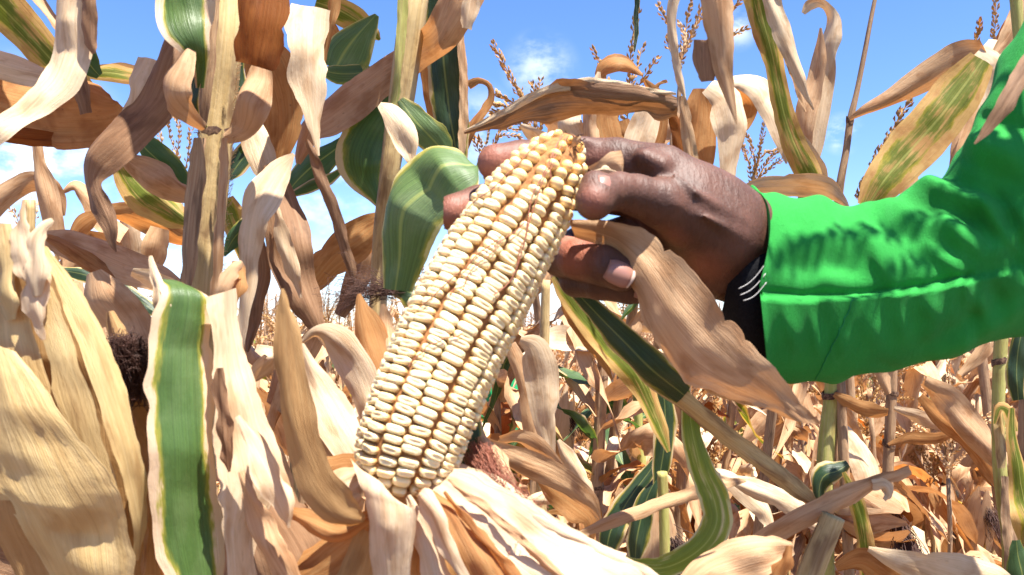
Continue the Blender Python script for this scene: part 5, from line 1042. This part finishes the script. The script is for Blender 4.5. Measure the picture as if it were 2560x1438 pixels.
def build_sleeve():
    rows = np.array([(1874, 470, 1922, 955), (1900, 478, 1945, 958), (1960, 486, 2000, 957), (2050, 498, 2085, 950), (2130, 510, 2180, 935), (2220, 500, 2290, 910), (2310, 462, 2420, 878), (2380, 410, 2570, 835), (2425, 330, 2700, 770), (2462, 240, 2810, 680), (2510, 140, 2900, 560), (2570, 20, 2970, 430), (2630, -110, 3040, 300), (2690, -250, 3110, 150)], float)
    n, m = 300, 200; q = spline(rows, n); tt = np.linspace(0, 1, n)
    dep = np.interp(tt, [0, .35, .6, 1], [.425, .44, .45, .47]); px = (q[:, :2] + q[:, 2:]) / 2; hv = (q[:, 2:] - q[:, :2]) / 2; hl = np.linalg.norm(hv, axis=1)
    th = np.linspace(0, 2 * math.pi, m, endpoint=False)    # 0 = bottom edge, pi/2 = towards the camera, pi = top edge
    ct, st = np.cos(th), np.sin(th)
    X = px[:, 0:1] + hv[:, 0:1] * ct; Y = px[:, 1:2] + hv[:, 1:2] * ct
    R_ = hl / FPX * dep * .80; D = dep[:, None] - R_[:, None] * np.sign(st) * np.abs(st) ** .72
    fr = np.clip(st * 3, 0, 1)
    cuffw = np.clip(1 - tt * 9, 0, 1)[:, None]; X = X + 44 * cuffw * np.where((th > math.pi / 2) & (th < math.pi), np.sin((th - math.pi / 2) * 2), 0)[None]
    disp = np.zeros((n, m))                                 # metres towards the outside
    def fold(x1, y1, x2, y2, w, amp, sharp=1.0, taper=True):
        dx, dy = x2 - x1, y2 - y1; L2 = dx * dx + dy * dy; t = ((X - x1) * dx + (Y - y1) * dy) / L2; tc = np.clip(t, 0, 1)
        ds = ((X - x1) * dy - (Y - y1) * dx) / math.sqrt(L2); e = np.hypot(X - x1 - tc * dx, Y - y1 - tc * dy)
        wn = w * (.5 + .5 * np.sin(math.pi * tc) if taper else 1)
        return amp * np.exp(-(e / np.maximum(wn, 4)) ** 2) * (np.sin(math.pi * np.clip(tc, .06, .94)) ** .5 if taper else 1)
    F_ = [(2160, 520, 2420, 470, 34, .006), (2200, 560, 2420, 640, 30, -.005), (2240, 500, 2480, 540, 24, -.007), (2250, 470, 2400, 440, 18, .004), (2330, 430, 2560, 500, 26, -.009), (2300, 470, 2500, 520, 20, .006), (2340, 520, 2460, 640, 22, .006), (2380, 500, 2510, 610, 20, -.008),
          (2440, 470, 2530, 620, 22, .007), (2480, 470, 2570, 640, 20, -.010), (2420, 400, 2570, 470, 24, -.007), (2400, 350, 2570, 400, 36, .006), (2450, 290, 2600, 330, 20, -.006), (2160, 560, 2240, 720, 26, .005), (2120, 560, 2200, 700, 24, -.004), (2200, 690, 2130, 560, 20, .003),
          (2060, 640, 2160, 690, 34, -.005), (1950, 660, 2080, 670, 28, -.0045), (2020, 600, 2160, 600, 30, .003), (1980, 540, 2040, 600, 30, -.002), (2040, 700, 2140, 700, 18, .003), (2250, 620, 2380, 680, 20, -.004), (2300, 590, 2420, 700, 18, .0045),
          (2050, 760, 2060, 860, 28, -0.0021), (2030, 780, 2050, 880, 12, .003), (2170, 760, 2190, 850, 28, 0.0021), (2200, 740, 2220, 840, 26, -0.0018), (2320, 740, 2330, 860, 26, 0.0021), (2290, 760, 2300, 840, 28, -0.0018), (2440, 720, 2470, 810, 14, .005), (2480, 700, 2510, 800, 16, -.005), (2400, 740, 2440, 830, 16, -.004), (2250, 760, 2262, 850, 10, .002),
          (2100, 800, 2110, 880, 18, .002), (2340, 880, 2560, 760, 26, .004), (2300, 860, 2520, 760, 20, -.004), (1960, 760, 1990, 860, 24, .002), (2480, 640, 2570, 560, 20, .006), (2490, 560, 2570, 700, 16, -.006)]
    for a in F_: disp += fold(*a) * .9
    rng = np.random.default_rng(2)
    for _ in range(24):
        x, y = rng.uniform(1950, 2650), rng.uniform(450, 930); a = rng.uniform(-.5, 1.2); l = rng.uniform(30, 110); disp += fold(x, y, x + l * math.cos(a), y + l * math.sin(a), rng.uniform(10, 22), rng.normal() * .0009)
    kz = np.exp(-np.linspace(-2, 2, 9) ** 2); kz /= kz.sum()
    for _ in range(2): disp = np.apply_along_axis(lambda v: np.convolve(np.pad(v, 4, 'edge'), kz, 'valid'), 0, disp); disp = np.apply_along_axis(lambda v: np.convolve(np.pad(v, 4, 'wrap'), kz, 'valid'), 1, disp)
    # placket: the lower flap laps over, its edge runs along this line
    lx = np.array([1850, 1912, 2000, 2150, 2300, 2420, 2450, 2600]); ly = np.array([738, 736, 744, 736, 720, 694, 690, 690]); yl = np.interp(X, lx, ly)
    on = np.clip((2440 - X) / 30, 0, 1); below = np.clip((Y - yl) / 4, 0, 1); disp += on * below * .0065 * np.exp(-np.maximum(Y - yl, 0) / 150)
    disp -= on * (1 - below) * .0050 * np.exp(-np.maximum(yl - Y, 0) / 16)
    k2x = np.interp(X, [2400, 2420, 2540, 2570], [0, 1, 1, 0]); l2 = np.interp(X, [2420, 2540], [698, 672]); disp += k2x * (np.clip((Y - l2) / 4, 0, 1) - .5) * .004 * np.exp(-np.abs(Y - l2) / 60)
    disp = disp * fr[None, :]
    back = (1 - fr)[None, :] * (np.sin(tt * 60)[:, None] * .0015 + .001 * np.sin(tt[:, None] * 35 + th[None] * 4)); disp = disp + back
    pos = np.stack([(X - W / 2) / FPX * D, -(Y - H / 2) / FPX * D, D], -1); cen = np.stack([(px[:, 0] - W / 2) / FPX * dep, -(px[:, 1] - H / 2) / FPX * dep, dep], -1)
    nr = pos - cen[:, None]; nr /= np.linalg.norm(nr, axis=-1, keepdims=True); pos = pos + nr * disp[..., None]
    # hem: the cuff edge turns inwards
    L = np.arange(n); ins = cen[:1] + (pos[:1] - cen[:1]) * .965; ins2 = cen[12:13] + (pos[12:13] - cen[12:13]) * .93; ins3 = cen[60:61] + (pos[60:61] - cen[60:61]) * .90
    allp = np.concatenate([ins3, ins2, ins, pos], 0); nn = n + 3
    i, j = np.meshgrid(np.arange(nn - 1), np.arange(m), indexing='ij'); a = (i * m + j).ravel(); b = (i * m + (j + 1) % m).ravel()
    uv = np.stack(np.broadcast_arrays(np.arange(m)[None] / m, np.arange(nn)[:, None] / nn), -1).reshape(-1, 2)
    mk('sleeve', c2w(allp.reshape(-1, 3)), np.stack([a, b, b + m, a + m], 1), M['cloth'], person, uv)
    # seam thread running down the lower flap
    C = []
    for t in np.linspace(0, 1, 24):
        x = 2130 - 110 * t; y = 745 + 200 * t; i0 = int(np.argmin(np.abs(px[:, 0] - x))); jj = int(np.argmin(np.where(st > 0, np.abs(Y[i0] - y), 1e9))); C.append(pos[i0, jj] - np.array([0, 0, .0003]))
    V, F, UV = tube_geo(c2w(np.array(C)), .0003, 4, False); mk('seam_thread', V, F, M['thread'], person, UV)
build_sleeve()
def ringtube(rows, mat, name, m=60, squash=.8):
    """rows: top x, y, bottom x, y, depth"""
    q = spline(np.array(rows, float), 30); th = np.linspace(0, 2 * math.pi, m, endpoint=False); ct, st = np.cos(th), np.sin(th)
    cx, cy = (q[:, 0] + q[:, 2]) / 2, (q[:, 1] + q[:, 3]) / 2; hx, hy = (q[:, 2] - q[:, 0]) / 2, (q[:, 3] - q[:, 1]) / 2
    X = cx[:, None] + hx[:, None] * ct; Y = cy[:, None] + hy[:, None] * ct; R_ = np.hypot(hx, hy) / FPX * q[:, 4] * squash; D = q[:, 4:5] - R_[:, None] * st
    V = np.stack([(X - W / 2) / FPX * D, -(Y - H / 2) / FPX * D, D], -1)
    i, j = np.meshgrid(np.arange(29), np.arange(m), indexing='ij'); a = (i * m + j).ravel(); b = (i * m + (j + 1) % m).ravel()
    return mk(name, c2w(V.reshape(-1, 3)), np.stack([a, b, b + m, a + m], 1), M[mat], person)
ringtube([(1868, 480, 1800, 800, .425), (1900, 480, 1850, 900, .425), (1960, 500, 1930, 930, .43), (2100, 560, 2100, 900, .435)], 'inner', 'undersleeve', squash=.72)
for k, (x1, y1, x2, y2) in enumerate([(1846, 722, 1912, 662), (1850, 738, 1914, 684), (1858, 752, 1916, 706)]):
    C = [];
    for t in np.linspace(0, 1, 12): C.append(P(x1 + (x2 - x1) * t, y1 + (y2 - y1) * t + 10 * math.sin(math.pi * t), .383 + .002 * t))
    V, F, UV = tube_geo(np.array(C), .00022, 6, True); mk('white_stripe', V, F, M['white'], person, UV)

# husk leaf gripped between the fingers
N_h = empty('husk_leaf', P(1640, 640, .38), 'long crumpled tan husk leaf gripped between thumb and fingers, hanging across the cuff', 'husk leaf', 'loose husk leaves in the hand')
leaf(N_h, 'T', [(1424, 548, 1436, 592, .384, .388), (1530, 552, 1546, 640, .380, .382), (1640, 590, 1588, 735, .368, .372), (1720, 672, 1634, 840, .354, .364), (1800, 758, 1690, 928, .347, .358), (1875, 845, 1762, 972, .343, .354), (1950, 940, 1850, 998, .34, .35), (2010, 1010, 1908, 1020, .34, .346), (2052, 1062, 1962, 1046, .34, .344)], mode='e', curl=.12, wave=.002, rag=.0008, nu=18, rib=0, seed=111, name='husk_blade', crumple=.08, tears=5)
leaf(N_h, 'T', [(1600, 650, 30, .372), (1625, 720, 70, .37), (1665, 800, 100, .366), (1730, 880, 110, .362), (1800, 940, 96, .36), (1870, 985, 60, .358), (1912, 1014, 8, .358)], curl=.2, tilt=.3, wave=.002, nu=12, rib=0, seed=112, name='husk_blade')
N2 = empty('husk_leaf', P(1500, 420, .37), 'small folded scrap of tan husk tucked between index finger and thumb', 'husk leaf', 'loose husk leaves in the hand')
leaf(N2, 'T', [(1470, 420, 1482, 432, .372, .372), (1500, 398, 1516, 430, .370, .372), (1530, 380, 1548, 436, .371, .376), (1552, 374, 1556, 440, .376, .382)], mode='e', curl=.2, wave=.0006, rib=0, name='husk_blade')
leaf(N2, 'C', [(1486, 428, 10, .366), (1510, 424, 18, .366), (1536, 430, 14, .368), (1552, 442, 4, .37)], curl=.4, wave=.0005, rib=0, name='husk_blade')

# ------------------------------------------------------------------ lower right: nearer leaves and stalks in the open rows
O_ = near_plant('maize_plant', 1700, .5, 'bent green and yellow maize leaf plant hanging below the hand, its blade looping back up')
stalk_down(O_, 'SG', [(1655, 1180, 26, .58), (1660, 1280, 26, .58), (1662, 1400, 26, .58)])
leaf(O_, 'GD', [(1375, 660, 8, .44), (1410, 700, 30, .44), (1465, 752, 44, .44), (1530, 820, 66, .44), (1600, 890, 84, .442), (1665, 945, 90, .445), (1710, 985, 60, .45)], curl=.3, tilt=.4, wave=.001, seed=121)
leaf(O_, 'SC', [(1560, 880, 16, .455), (1640, 950, 40, .455), (1730, 1015, 44, .455), (1830, 1095, 46, .46), (1930, 1170, 46, .465), (2010, 1236, 36, .47), (2050, 1270, 10, .47)], curl=.3, wave=.001, seed=122, name='midrib')
leaf(O_, 'GY', [(1385, 690, 20, .5), (1430, 745, 56, .5), (1480, 805, 80, .5), (1535, 870, 84, .5), (1585, 935, 66, .5), (1620, 1000, 50, .5), (1650, 1070, 40, .5), (1672, 1130, 10, .5)], curl=.25, tilt=-.4, wave=.003, seed=123)
leaf(O_, 'O', [(1392, 700, 20, .51), (1420, 770, 36, .51), (1460, 830, 40, .51), (1500, 890, 26, .51), (1530, 950, 6, .51)], curl=.25)
leaf(O_, 'GD', [(1655, 950, 30, .60), (1662, 1030, 52, .60), (1660, 1110, 52, .60), (1650, 1180, 40, .60), (1640, 1240, 10, .60)], curl=.2, wave=.001)
leaf(O_, 'GH', [(1716, 975, 18, .47), (1724, 1040, 40, .47), (1736, 1110, 56, .468), (1756, 1180, 64, .466), (1782, 1240, 72, .462), (1792, 1300, 78, .458), (1766, 1355, 78, .454), (1712, 1398, 70, .45), (1650, 1420, 56, .446), (1590, 1412, 36, .442), (1552, 1390, 8, .44)], curl=.2, tilt=.2, wave=.001, seed=125, label='green and yellow leaf bending into a hook')
leaf(O_, 'GD', [(1665, 1110, 10, .62), (1630, 1170, 34, .62), (1590, 1225, 48, .62), (1555, 1280, 62, .62), (1530, 1330, 70, .62), (1515, 1390, 40, .62)], curl=.2)
leaf(O_, 'GD', [(1655, 1180, 10, .6), (1625, 1230, 40, .6), (1605, 1290, 56, .6), (1595, 1350, 60, .6), (1588, 1400, 30, .6)], curl=.2)
Q_ = near_plant('maize_plant', 1350, .95, 'maize plant with a wide pale leaf hanging point down right beside the cob')
stalk_down(Q_, 'SC', [(1365, 700, 22, 1.0), (1360, 900, 26, 1.0), (1355, 1100, 28, 1.0)])
leaf(Q_, 'C', [(1300, 850, 20, .92), (1335, 868, 66, .92), (1350, 920, 84, .92), (1358, 985, 80, .92), (1362, 1050, 62, .92), (1372, 1110, 36, .92), (1384, 1165, 8, .92)], curl=.2, tilt=.2, seed=131)
leaf(Q_, 'T', [(1275, 860, 30, .95), (1300, 920, 40, .95), (1318, 1000, 44, .95), (1330, 1080, 40, .95), (1325, 1130, 10, .95)], curl=.3)
leaf(Q_, 'T', [(1185, 1085, 10, .62), (1235, 1120, 44, .62), (1300, 1150, 62, .62), (1370, 1180, 66, .62), (1430, 1215, 56, .62), (1475, 1255, 40, .62), (1500, 1300, 10, .62)], curl=.25, tilt=.4, seed=132)
leaf(Q_, 'O', [(1345, 1190, 20, .66), (1390, 1225, 70, .66), (1440, 1265, 84, .66), (1475, 1300, 50, .66), (1480, 1350, 10, .66)], curl=.25)
leaf(Q_, 'T', [(1250, 1100, 20, .8), (1300, 1090, 36, .8), (1350, 1120, 44, .8), (1400, 1170, 30, .8)], curl=.3)
leaf(Q_, 'C', [(1290, 1270, 14, .7), (1340, 1250, 30, .7), (1400, 1250, 36, .7), (1450, 1270, 30, .7), (1500, 1290, 8, .7)], curl=.3)
leaf(Q_, 'C', [(1395, 1100, 10, .8), (1425, 1150, 40, .8), (1460, 1210, 44, .8), (1490, 1270, 10, .8)], curl=.3)
R_p = near_plant('maize_plant', 2000, .55, 'broken dry maize plant with a snapped leaf rib pointing up right, lower right')
stalk_down(R_p, 'SC', [(2085, 1290, 56, .45), (2065, 1340, 58, .45), (2040, 1400, 60, .45), (2015, 1470, 60, .45)], ridges=.06)
leaf(R_p, 'T', [(1820, 1412, 14, .47), (1880, 1370, 44, .465), (1960, 1318, 56, .46), (2050, 1272, 54, .46), (2140, 1228, 46, .462), (2220, 1194, 36, .464), (2276, 1176, 24, .466)], curl=.4, tilt=.2, wave=.001, seed=141)
leaf(R_p, 'C', [(2180, 1212, 20, .46), (2212, 1210, 26, .46), (2222, 1235, 20, .46), (2210, 1250, 8, .46)], curl=.4)
leaf(R_p, 'T', [(1400, 1358, 8, .52), (1460, 1330, 24, .52), (1540, 1300, 34, .52), (1630, 1270, 36, .52), (1720, 1240, 34, .52), (1800, 1215, 28, .52), (1865, 1202, 8, .52)], curl=.3, wave=.001)
leaf(R_p, 'T', [(1700, 1480, 60, .37), (1780, 1430, 100, .37), (1860, 1398, 110, .37), (1930, 1385, 90, .372), (1982, 1370, 30, .375)], curl=.4, tilt=-.4, seed=143)
leaf(R_p, 'O', [(1975, 1365, 14, .365), (1968, 1400, 36, .365), (1950, 1440, 44, .365), (1930, 1490, 40, .365)], curl=.5)
leaf(R_p, 'C', [(2170, 1372, 12, .62), (2230, 1395, 50, .62), (2310, 1420, 90, .62), (2400, 1440, 110, .62), (2480, 1450, 80, .62), (2540, 1470, 30, .62)], curl=.3, tilt=.3, seed=144)
leaf(R_p, 'O', [(2090, 1420, 20, .66), (2150, 1400, 60, .66), (2220, 1440, 80, .66), (2300, 1480, 60, .66)], curl=.3)
leaf(R_p, 'C', [(1800, 1190, 14, .75), (1870, 1215, 44, .75), (1950, 1250, 50, .75), (2030, 1300, 40, .75), (2090, 1350, 10, .75)], curl=.3)
leaf(R_p, 'C', [(1760, 1180, 20, .85), (1820, 1200, 46, .85), (1890, 1260, 50, .85), (1930, 1320, 20, .85)], curl=.3)
leaf(R_p, 'GY', [(2110, 1180, 10, .7), (2140, 1250, 40, .7), (2160, 1330, 46, .7), (2165, 1400, 40, .7), (2168, 1480, 30, .7)], curl=.2)
U_ = near_plant('maize_plant', 2060, .95, 'maize plant with a smooth green lower stalk under the sleeve')
stalk_down(U_, 'SG', [(2085, 760, 38, .95), (2082, 960, 38, .95), (2070, 1080, 42, .95), (2062, 1180, 42, .95), (2060, 1300, 42, .95)])
ring(U_, 2078, 985, 44, .95, 8)
leaf(U_, 'GD', [(2120, 1160, 20, .90), (2090, 1178, 50, .90), (2060, 1190, 62, .90), (2048, 1225, 40, .90), (2050, 1270, 12, .90)], curl=.4)
leaf(U_, 'O', [(2085, 985, 12, .93), (2130, 1010, 36, .93), (2180, 1025, 40, .93), (2220, 1030, 20, .93)], curl=.3)
leaf(U_, 'C', [(2100, 1060, 20, .95), (2130, 1110, 56, .95), (2160, 1170, 66, .95), (2175, 1230, 50, .95), (2180, 1290, 14, .95)], curl=.25)
X_ = near_plant('maize_plant', 2220, 1.2, 'maize plant with dark ringed tan stalk and crossing leaves below the elbow')
stalk_down(X_, 'SB', [(2232, 800, 24, 1.2), (2228, 1000, 26, 1.2), (2222, 1130, 26, 1.2), (2216, 1280, 28, 1.2)])
ring(X_, 2230, 985, 30, 1.2, 6); ring(X_, 2222, 1110, 30, 1.2, 6)
leaf(X_, 'T', [(2222, 985, 14, 1.15), (2205, 930, 50, 1.15), (2240, 880, 60, 1.15), (2280, 850, 30, 1.15)], curl=.3)
leaf(X_, 'T', [(2310, 950, 30, 1.1), (2370, 1000, 70, 1.1), (2420, 1060, 76, 1.1), (2470, 1120, 66, 1.1), (2520, 1170, 40, 1.1), (2535, 1190, 8, 1.1)], curl=.3, tilt=.3)
leaf(X_, 'O', [(2300, 990, 20, 1.12), (2360, 1050, 50, 1.12), (2430, 1110, 50, 1.12), (2480, 1180, 44, 1.12), (2500, 1230, 8, 1.12)], curl=.3)
leaf(X_, 'C', [(2235, 1020, 10, 1.15), (2290, 1040, 36, 1.15), (2350, 1060, 30, 1.15), (2400, 1070, 8, 1.15)], curl=.3)
leaf(X_, 'O', [(2220, 1112, 8, 1.15), (2270, 1095, 30, 1.15), (2340, 1095, 30, 1.15), (2400, 1080, 10, 1.15)], curl=.3)
Y_ = near_plant('maize_plant', 2500, .92, 'maize plant with half green half black stalk near the right edge below the sleeve')
stalk_down(Y_, 'SG', [(2512, 700, 30, .92), (2502, 860, 32, .92), (2496, 1000, 30, .92), (2498, 1150, 32, .92), (2510, 1260, 34, .92), (2522, 1340, 34, .92), (2524, 1470, 34, .92)])
ring(Y_, 2498, 905, 34, .92, 8); ring(Y_, 2508, 1190, 36, .92, 10)
leaf(Y_, 'SB', [(2515, 1190, 26, .90), (2520, 1280, 34, .90), (2526, 1370, 36, .90), (2528, 1480, 36, .90)], name='leaf_sheath', curl=.4, rib=0)
leaf(Y_, 'SC', [(2494, 1010, 22, .90), (2498, 1090, 26, .90), (2504, 1170, 24, .90)], name='leaf_sheath', curl=.4, rib=0)
leaf(Y_, 'GY', [(2486, 1060, 8, .89), (2498, 1020, 22, .89), (2520, 1030, 30, .89), (2532, 1080, 34, .89)], curl=.3)
leaf(Y_, 'T', [(2400, 940, 20, .96), (2440, 900, 34, .96), (2470, 860, 40, .96)], curl=.3)
Z_ = near_plant('maize_plant', 2590, .75, 'dark green leafed maize plant cut by the right edge of the picture')
stalk_down(Z_, 'SB', [(2585, 700, 50, .78), (2580, 900, 52, .78), (2575, 1100, 52, .78), (2580, 1400, 52, .78)])
leaf(Z_, 'GD', [(2560, 800, 30, .74), (2546, 870, 44, .74), (2540, 940, 50, .74), (2546, 1000, 36, .74)], curl=.3)
leaf(Z_, 'GY', [(2530, 1020, 14, .74), (2528, 1090, 26, .74), (2540, 1170, 40, .74), (2552, 1250, 56, .74), (2556, 1310, 50, .74), (2560, 1360, 20, .74)], curl=.3)
leaf(Z_, 'G', [(2540, 1350, 20, .72), (2545, 1400, 60, .72), (2560, 1480, 80, .72)], curl=.3)
# husked ears in the open rows
def ball_ear(x, y, d, dirv, L, r, label, mat='C', silk_n=160, sl=.05, seed=1):
    e = empty('maize_ear', P(x, y, d), label, 'maize ear', 'husked ears in the open rows'); rng = np.random.default_rng(seed); dv = np.array(dirv, float); dv /= np.linalg.norm(dv); b = P(x, y, d) - dv * L
    for (V, F, UV) in ear_geo(rng, b, dv, L, r, 7): mk('husk_leaf', V, F, M[mat], e, UV)
    V, F, UV = silk_geo(rng, P(x, y, d) - dv * .012, dv * .6 + np.array([.15, 0, -.7]), sl, silk_n, .0004, .22, .3, .6); mk('silk', V, F, M['silkd'], e, UV); 
    C = np.array([b - dv * .0, b - dv * .05 + np.array([0, .02, -.04]), b + np.array([0, .1, -.2]), np.array([b[0], b[1] + .12, -.01])]); V, F, UV = tube_geo(spline(C, 14), .008, 8, True); mk('shank', V, F, M['SB'], e, UV)
    return e
ball_ear(2252, 1300, .84, (.02, -.95, .12), .13, .031, 'round pale husk end of an ear with black silk in the lower right', 'T')
ball_ear(2290, 1110, 1.55, (-.12, -.2, .9), .20, .026, 'slim tan ear with dark silk tip standing behind the round husk end', 'T', 60, .03, 2)
ball_ear(2448, 1240, 1.45, (-.05, -.3, .8), .16, .028, 'ear with black silk cap near the stalk at the right edge', 'T', 120, .05, 3)
ball_ear(1640, 1290, .8, (.05, -.2, .9), .12, .026, 'tan ear with black silk beneath the hooked green leaf', 'T', 160, .06, 4)
ball_ear(1412, 1010, 1.35, (.1, -.2, .9), .16, .022, 'small ear with black silk tuft right of the wide hanging leaf', 'C', 70, .04, 5)
# stalks standing in the gap right of the cob
for k, (x, d, w, lab, mt) in enumerate([(1498, 1.15, 30, 'maize plant with straight cream stalk in the gap right of the cob', 'SB'), (1600, 1.3, 22, 'maize plant with thin green stalk behind the bent green leaf', 'SG'), (1822, 1.5, 20, 'maize plant with dark noded stalk below the gripped husk leaf', 'SB'), (1246, 1.25, 18, 'maize plant with thin brown stalk touching the edge of the cob', 'SB'), (1950, 1.8, 18, 'slender maize plant behind the tip of the gripped husk leaf', 'SB'), (2370, 1.7, 22, 'slender maize plant below the elbow between two leaning leaves', 'SC')]):
    T_ = near_plant('maize_plant', x, d, lab); ln = (14, -22, 30, -12, 26, -30)[k]; stalk_down(T_, mt, [(x + ln, 820, w * .8, d), (x + ln * .5, 950, w, d), (x, 1100, w, d), (x - ln * .5, 1250, w * 1.1, d)])
    rng = np.random.default_rng(300 + k)
    for q in (960, 1210): ring(T_, x + (1100 - q) * .04, q + rng.integers(-20, 20), w * 1.08, d, 5)
    az = rng.uniform(0, 6)
    for q in range(17):
        az += 3.14 + rng.normal() * .5; y = 860 + q * 36; V, F, UV = free_leaf(rng, P(x + (1100 - y) * .04, y, d), az, rng.uniform(.18, .42), rng.uniform(.025, .048), rng.uniform(.3, 1.1), rng.uniform(-1.5, -.9), nv=20, nu=6)
        mk('leaf', V, F, M[rng.choice(['T', 'C', 'T', 'O', 'GY' if k < 2 else 'T', 'G' if k in (0, 1) else 'D'])], T_, UV)

# ------------------------------------------------------------------ person standing far behind the cob
def far_person():
    dd = 4.2; b = P(1155, 719, dd); bx, by = b[0], b[1]; e = empty('person', (bx, by, 0), 'person in dark green coat standing far off behind the cob, mostly hidden by leaves', 'person', 'people in the maize field')
    def body(parts, h, name, mat, k=.03):
        pts = np.array([p for a, c, _, _ in parts for p in (a, c)]); lo = pts.min(0) - .25; hi = pts.max(0) + .25; g = SDF(lo, hi, h); f = None
        for a, c, ra, rb in parts: q = g.cap(a, c, ra, rb); f = q if f is None else smin(f, q, k)
        V, F = surface_nets(f, g.lo, h); V = V + np.array([bx, by, 0]); mk(name, V, F, M[mat], e)
    body([((0, 0, 1.55), (0, 0, 1.66), .075, .085), ((0, 0, 1.38), (0, 0, 1.55), .055, .05), ((-.17, 0, 1.38), (.17, 0, 1.38), .06, .06), ((0, 0, .95), (0, 0, 1.35), .12, .13), ((-.1, 0, .9), (-.12, 0, .08), .075, .045), ((.1, 0, .9), (.12, 0, .08), .075, .045),
          ((-.12, 0, .05), (-.12, -.16, .04), .045, .035), ((.12, 0, .05), (.12, -.16, .04), .045, .035), ((.22, 0, 1.34), (.27, -.05, 1.08), .045, .038), ((.27, -.05, 1.08), (.20, -.24, .95), .036, .028), ((.20, -.24, .95), (.17, -.31, .93), .03, .022),
          ((-.22, 0, 1.34), (-.27, -.05, 1.08), .045, .038), ((-.27, -.05, 1.08), (-.2, -.24, .95), .036, .028), ((0, -.085, 1.60), (0, -.10, 1.585), .014, .012)], .016, 'body', 'farskin')
    body([((-.17, 0, 1.38), (.17, 0, 1.38), .085, .085), ((0, 0, .82), (0, 0, 1.36), .19, .17), ((.22, 0, 1.36), (.28, -.05, 1.08), .07, .062), ((.28, -.05, 1.08), (.22, -.2, .97), .06, .055), ((-.22, 0, 1.36), (-.28, -.05, 1.08), .07, .062), ((-.28, -.05, 1.08), (-.22, -.2, .97), .06, .055)], .02, 'coat', 'cloth_far')
    body([((-.1, 0, .85), (-.12, 0, .15), .1, .075), ((.1, 0, .85), (.12, 0, .15), .1, .075)], .02, 'trousers', 'trouser')
    body([((0, .02, 1.64), (0, .015, 1.69), .088, .08)], .012, 'hair', 'hair')
plain('cloth_far', 'green_coat', (.015, .26, .09), .9, .2, 20, (.01, .20, .07), .2)
far_person()
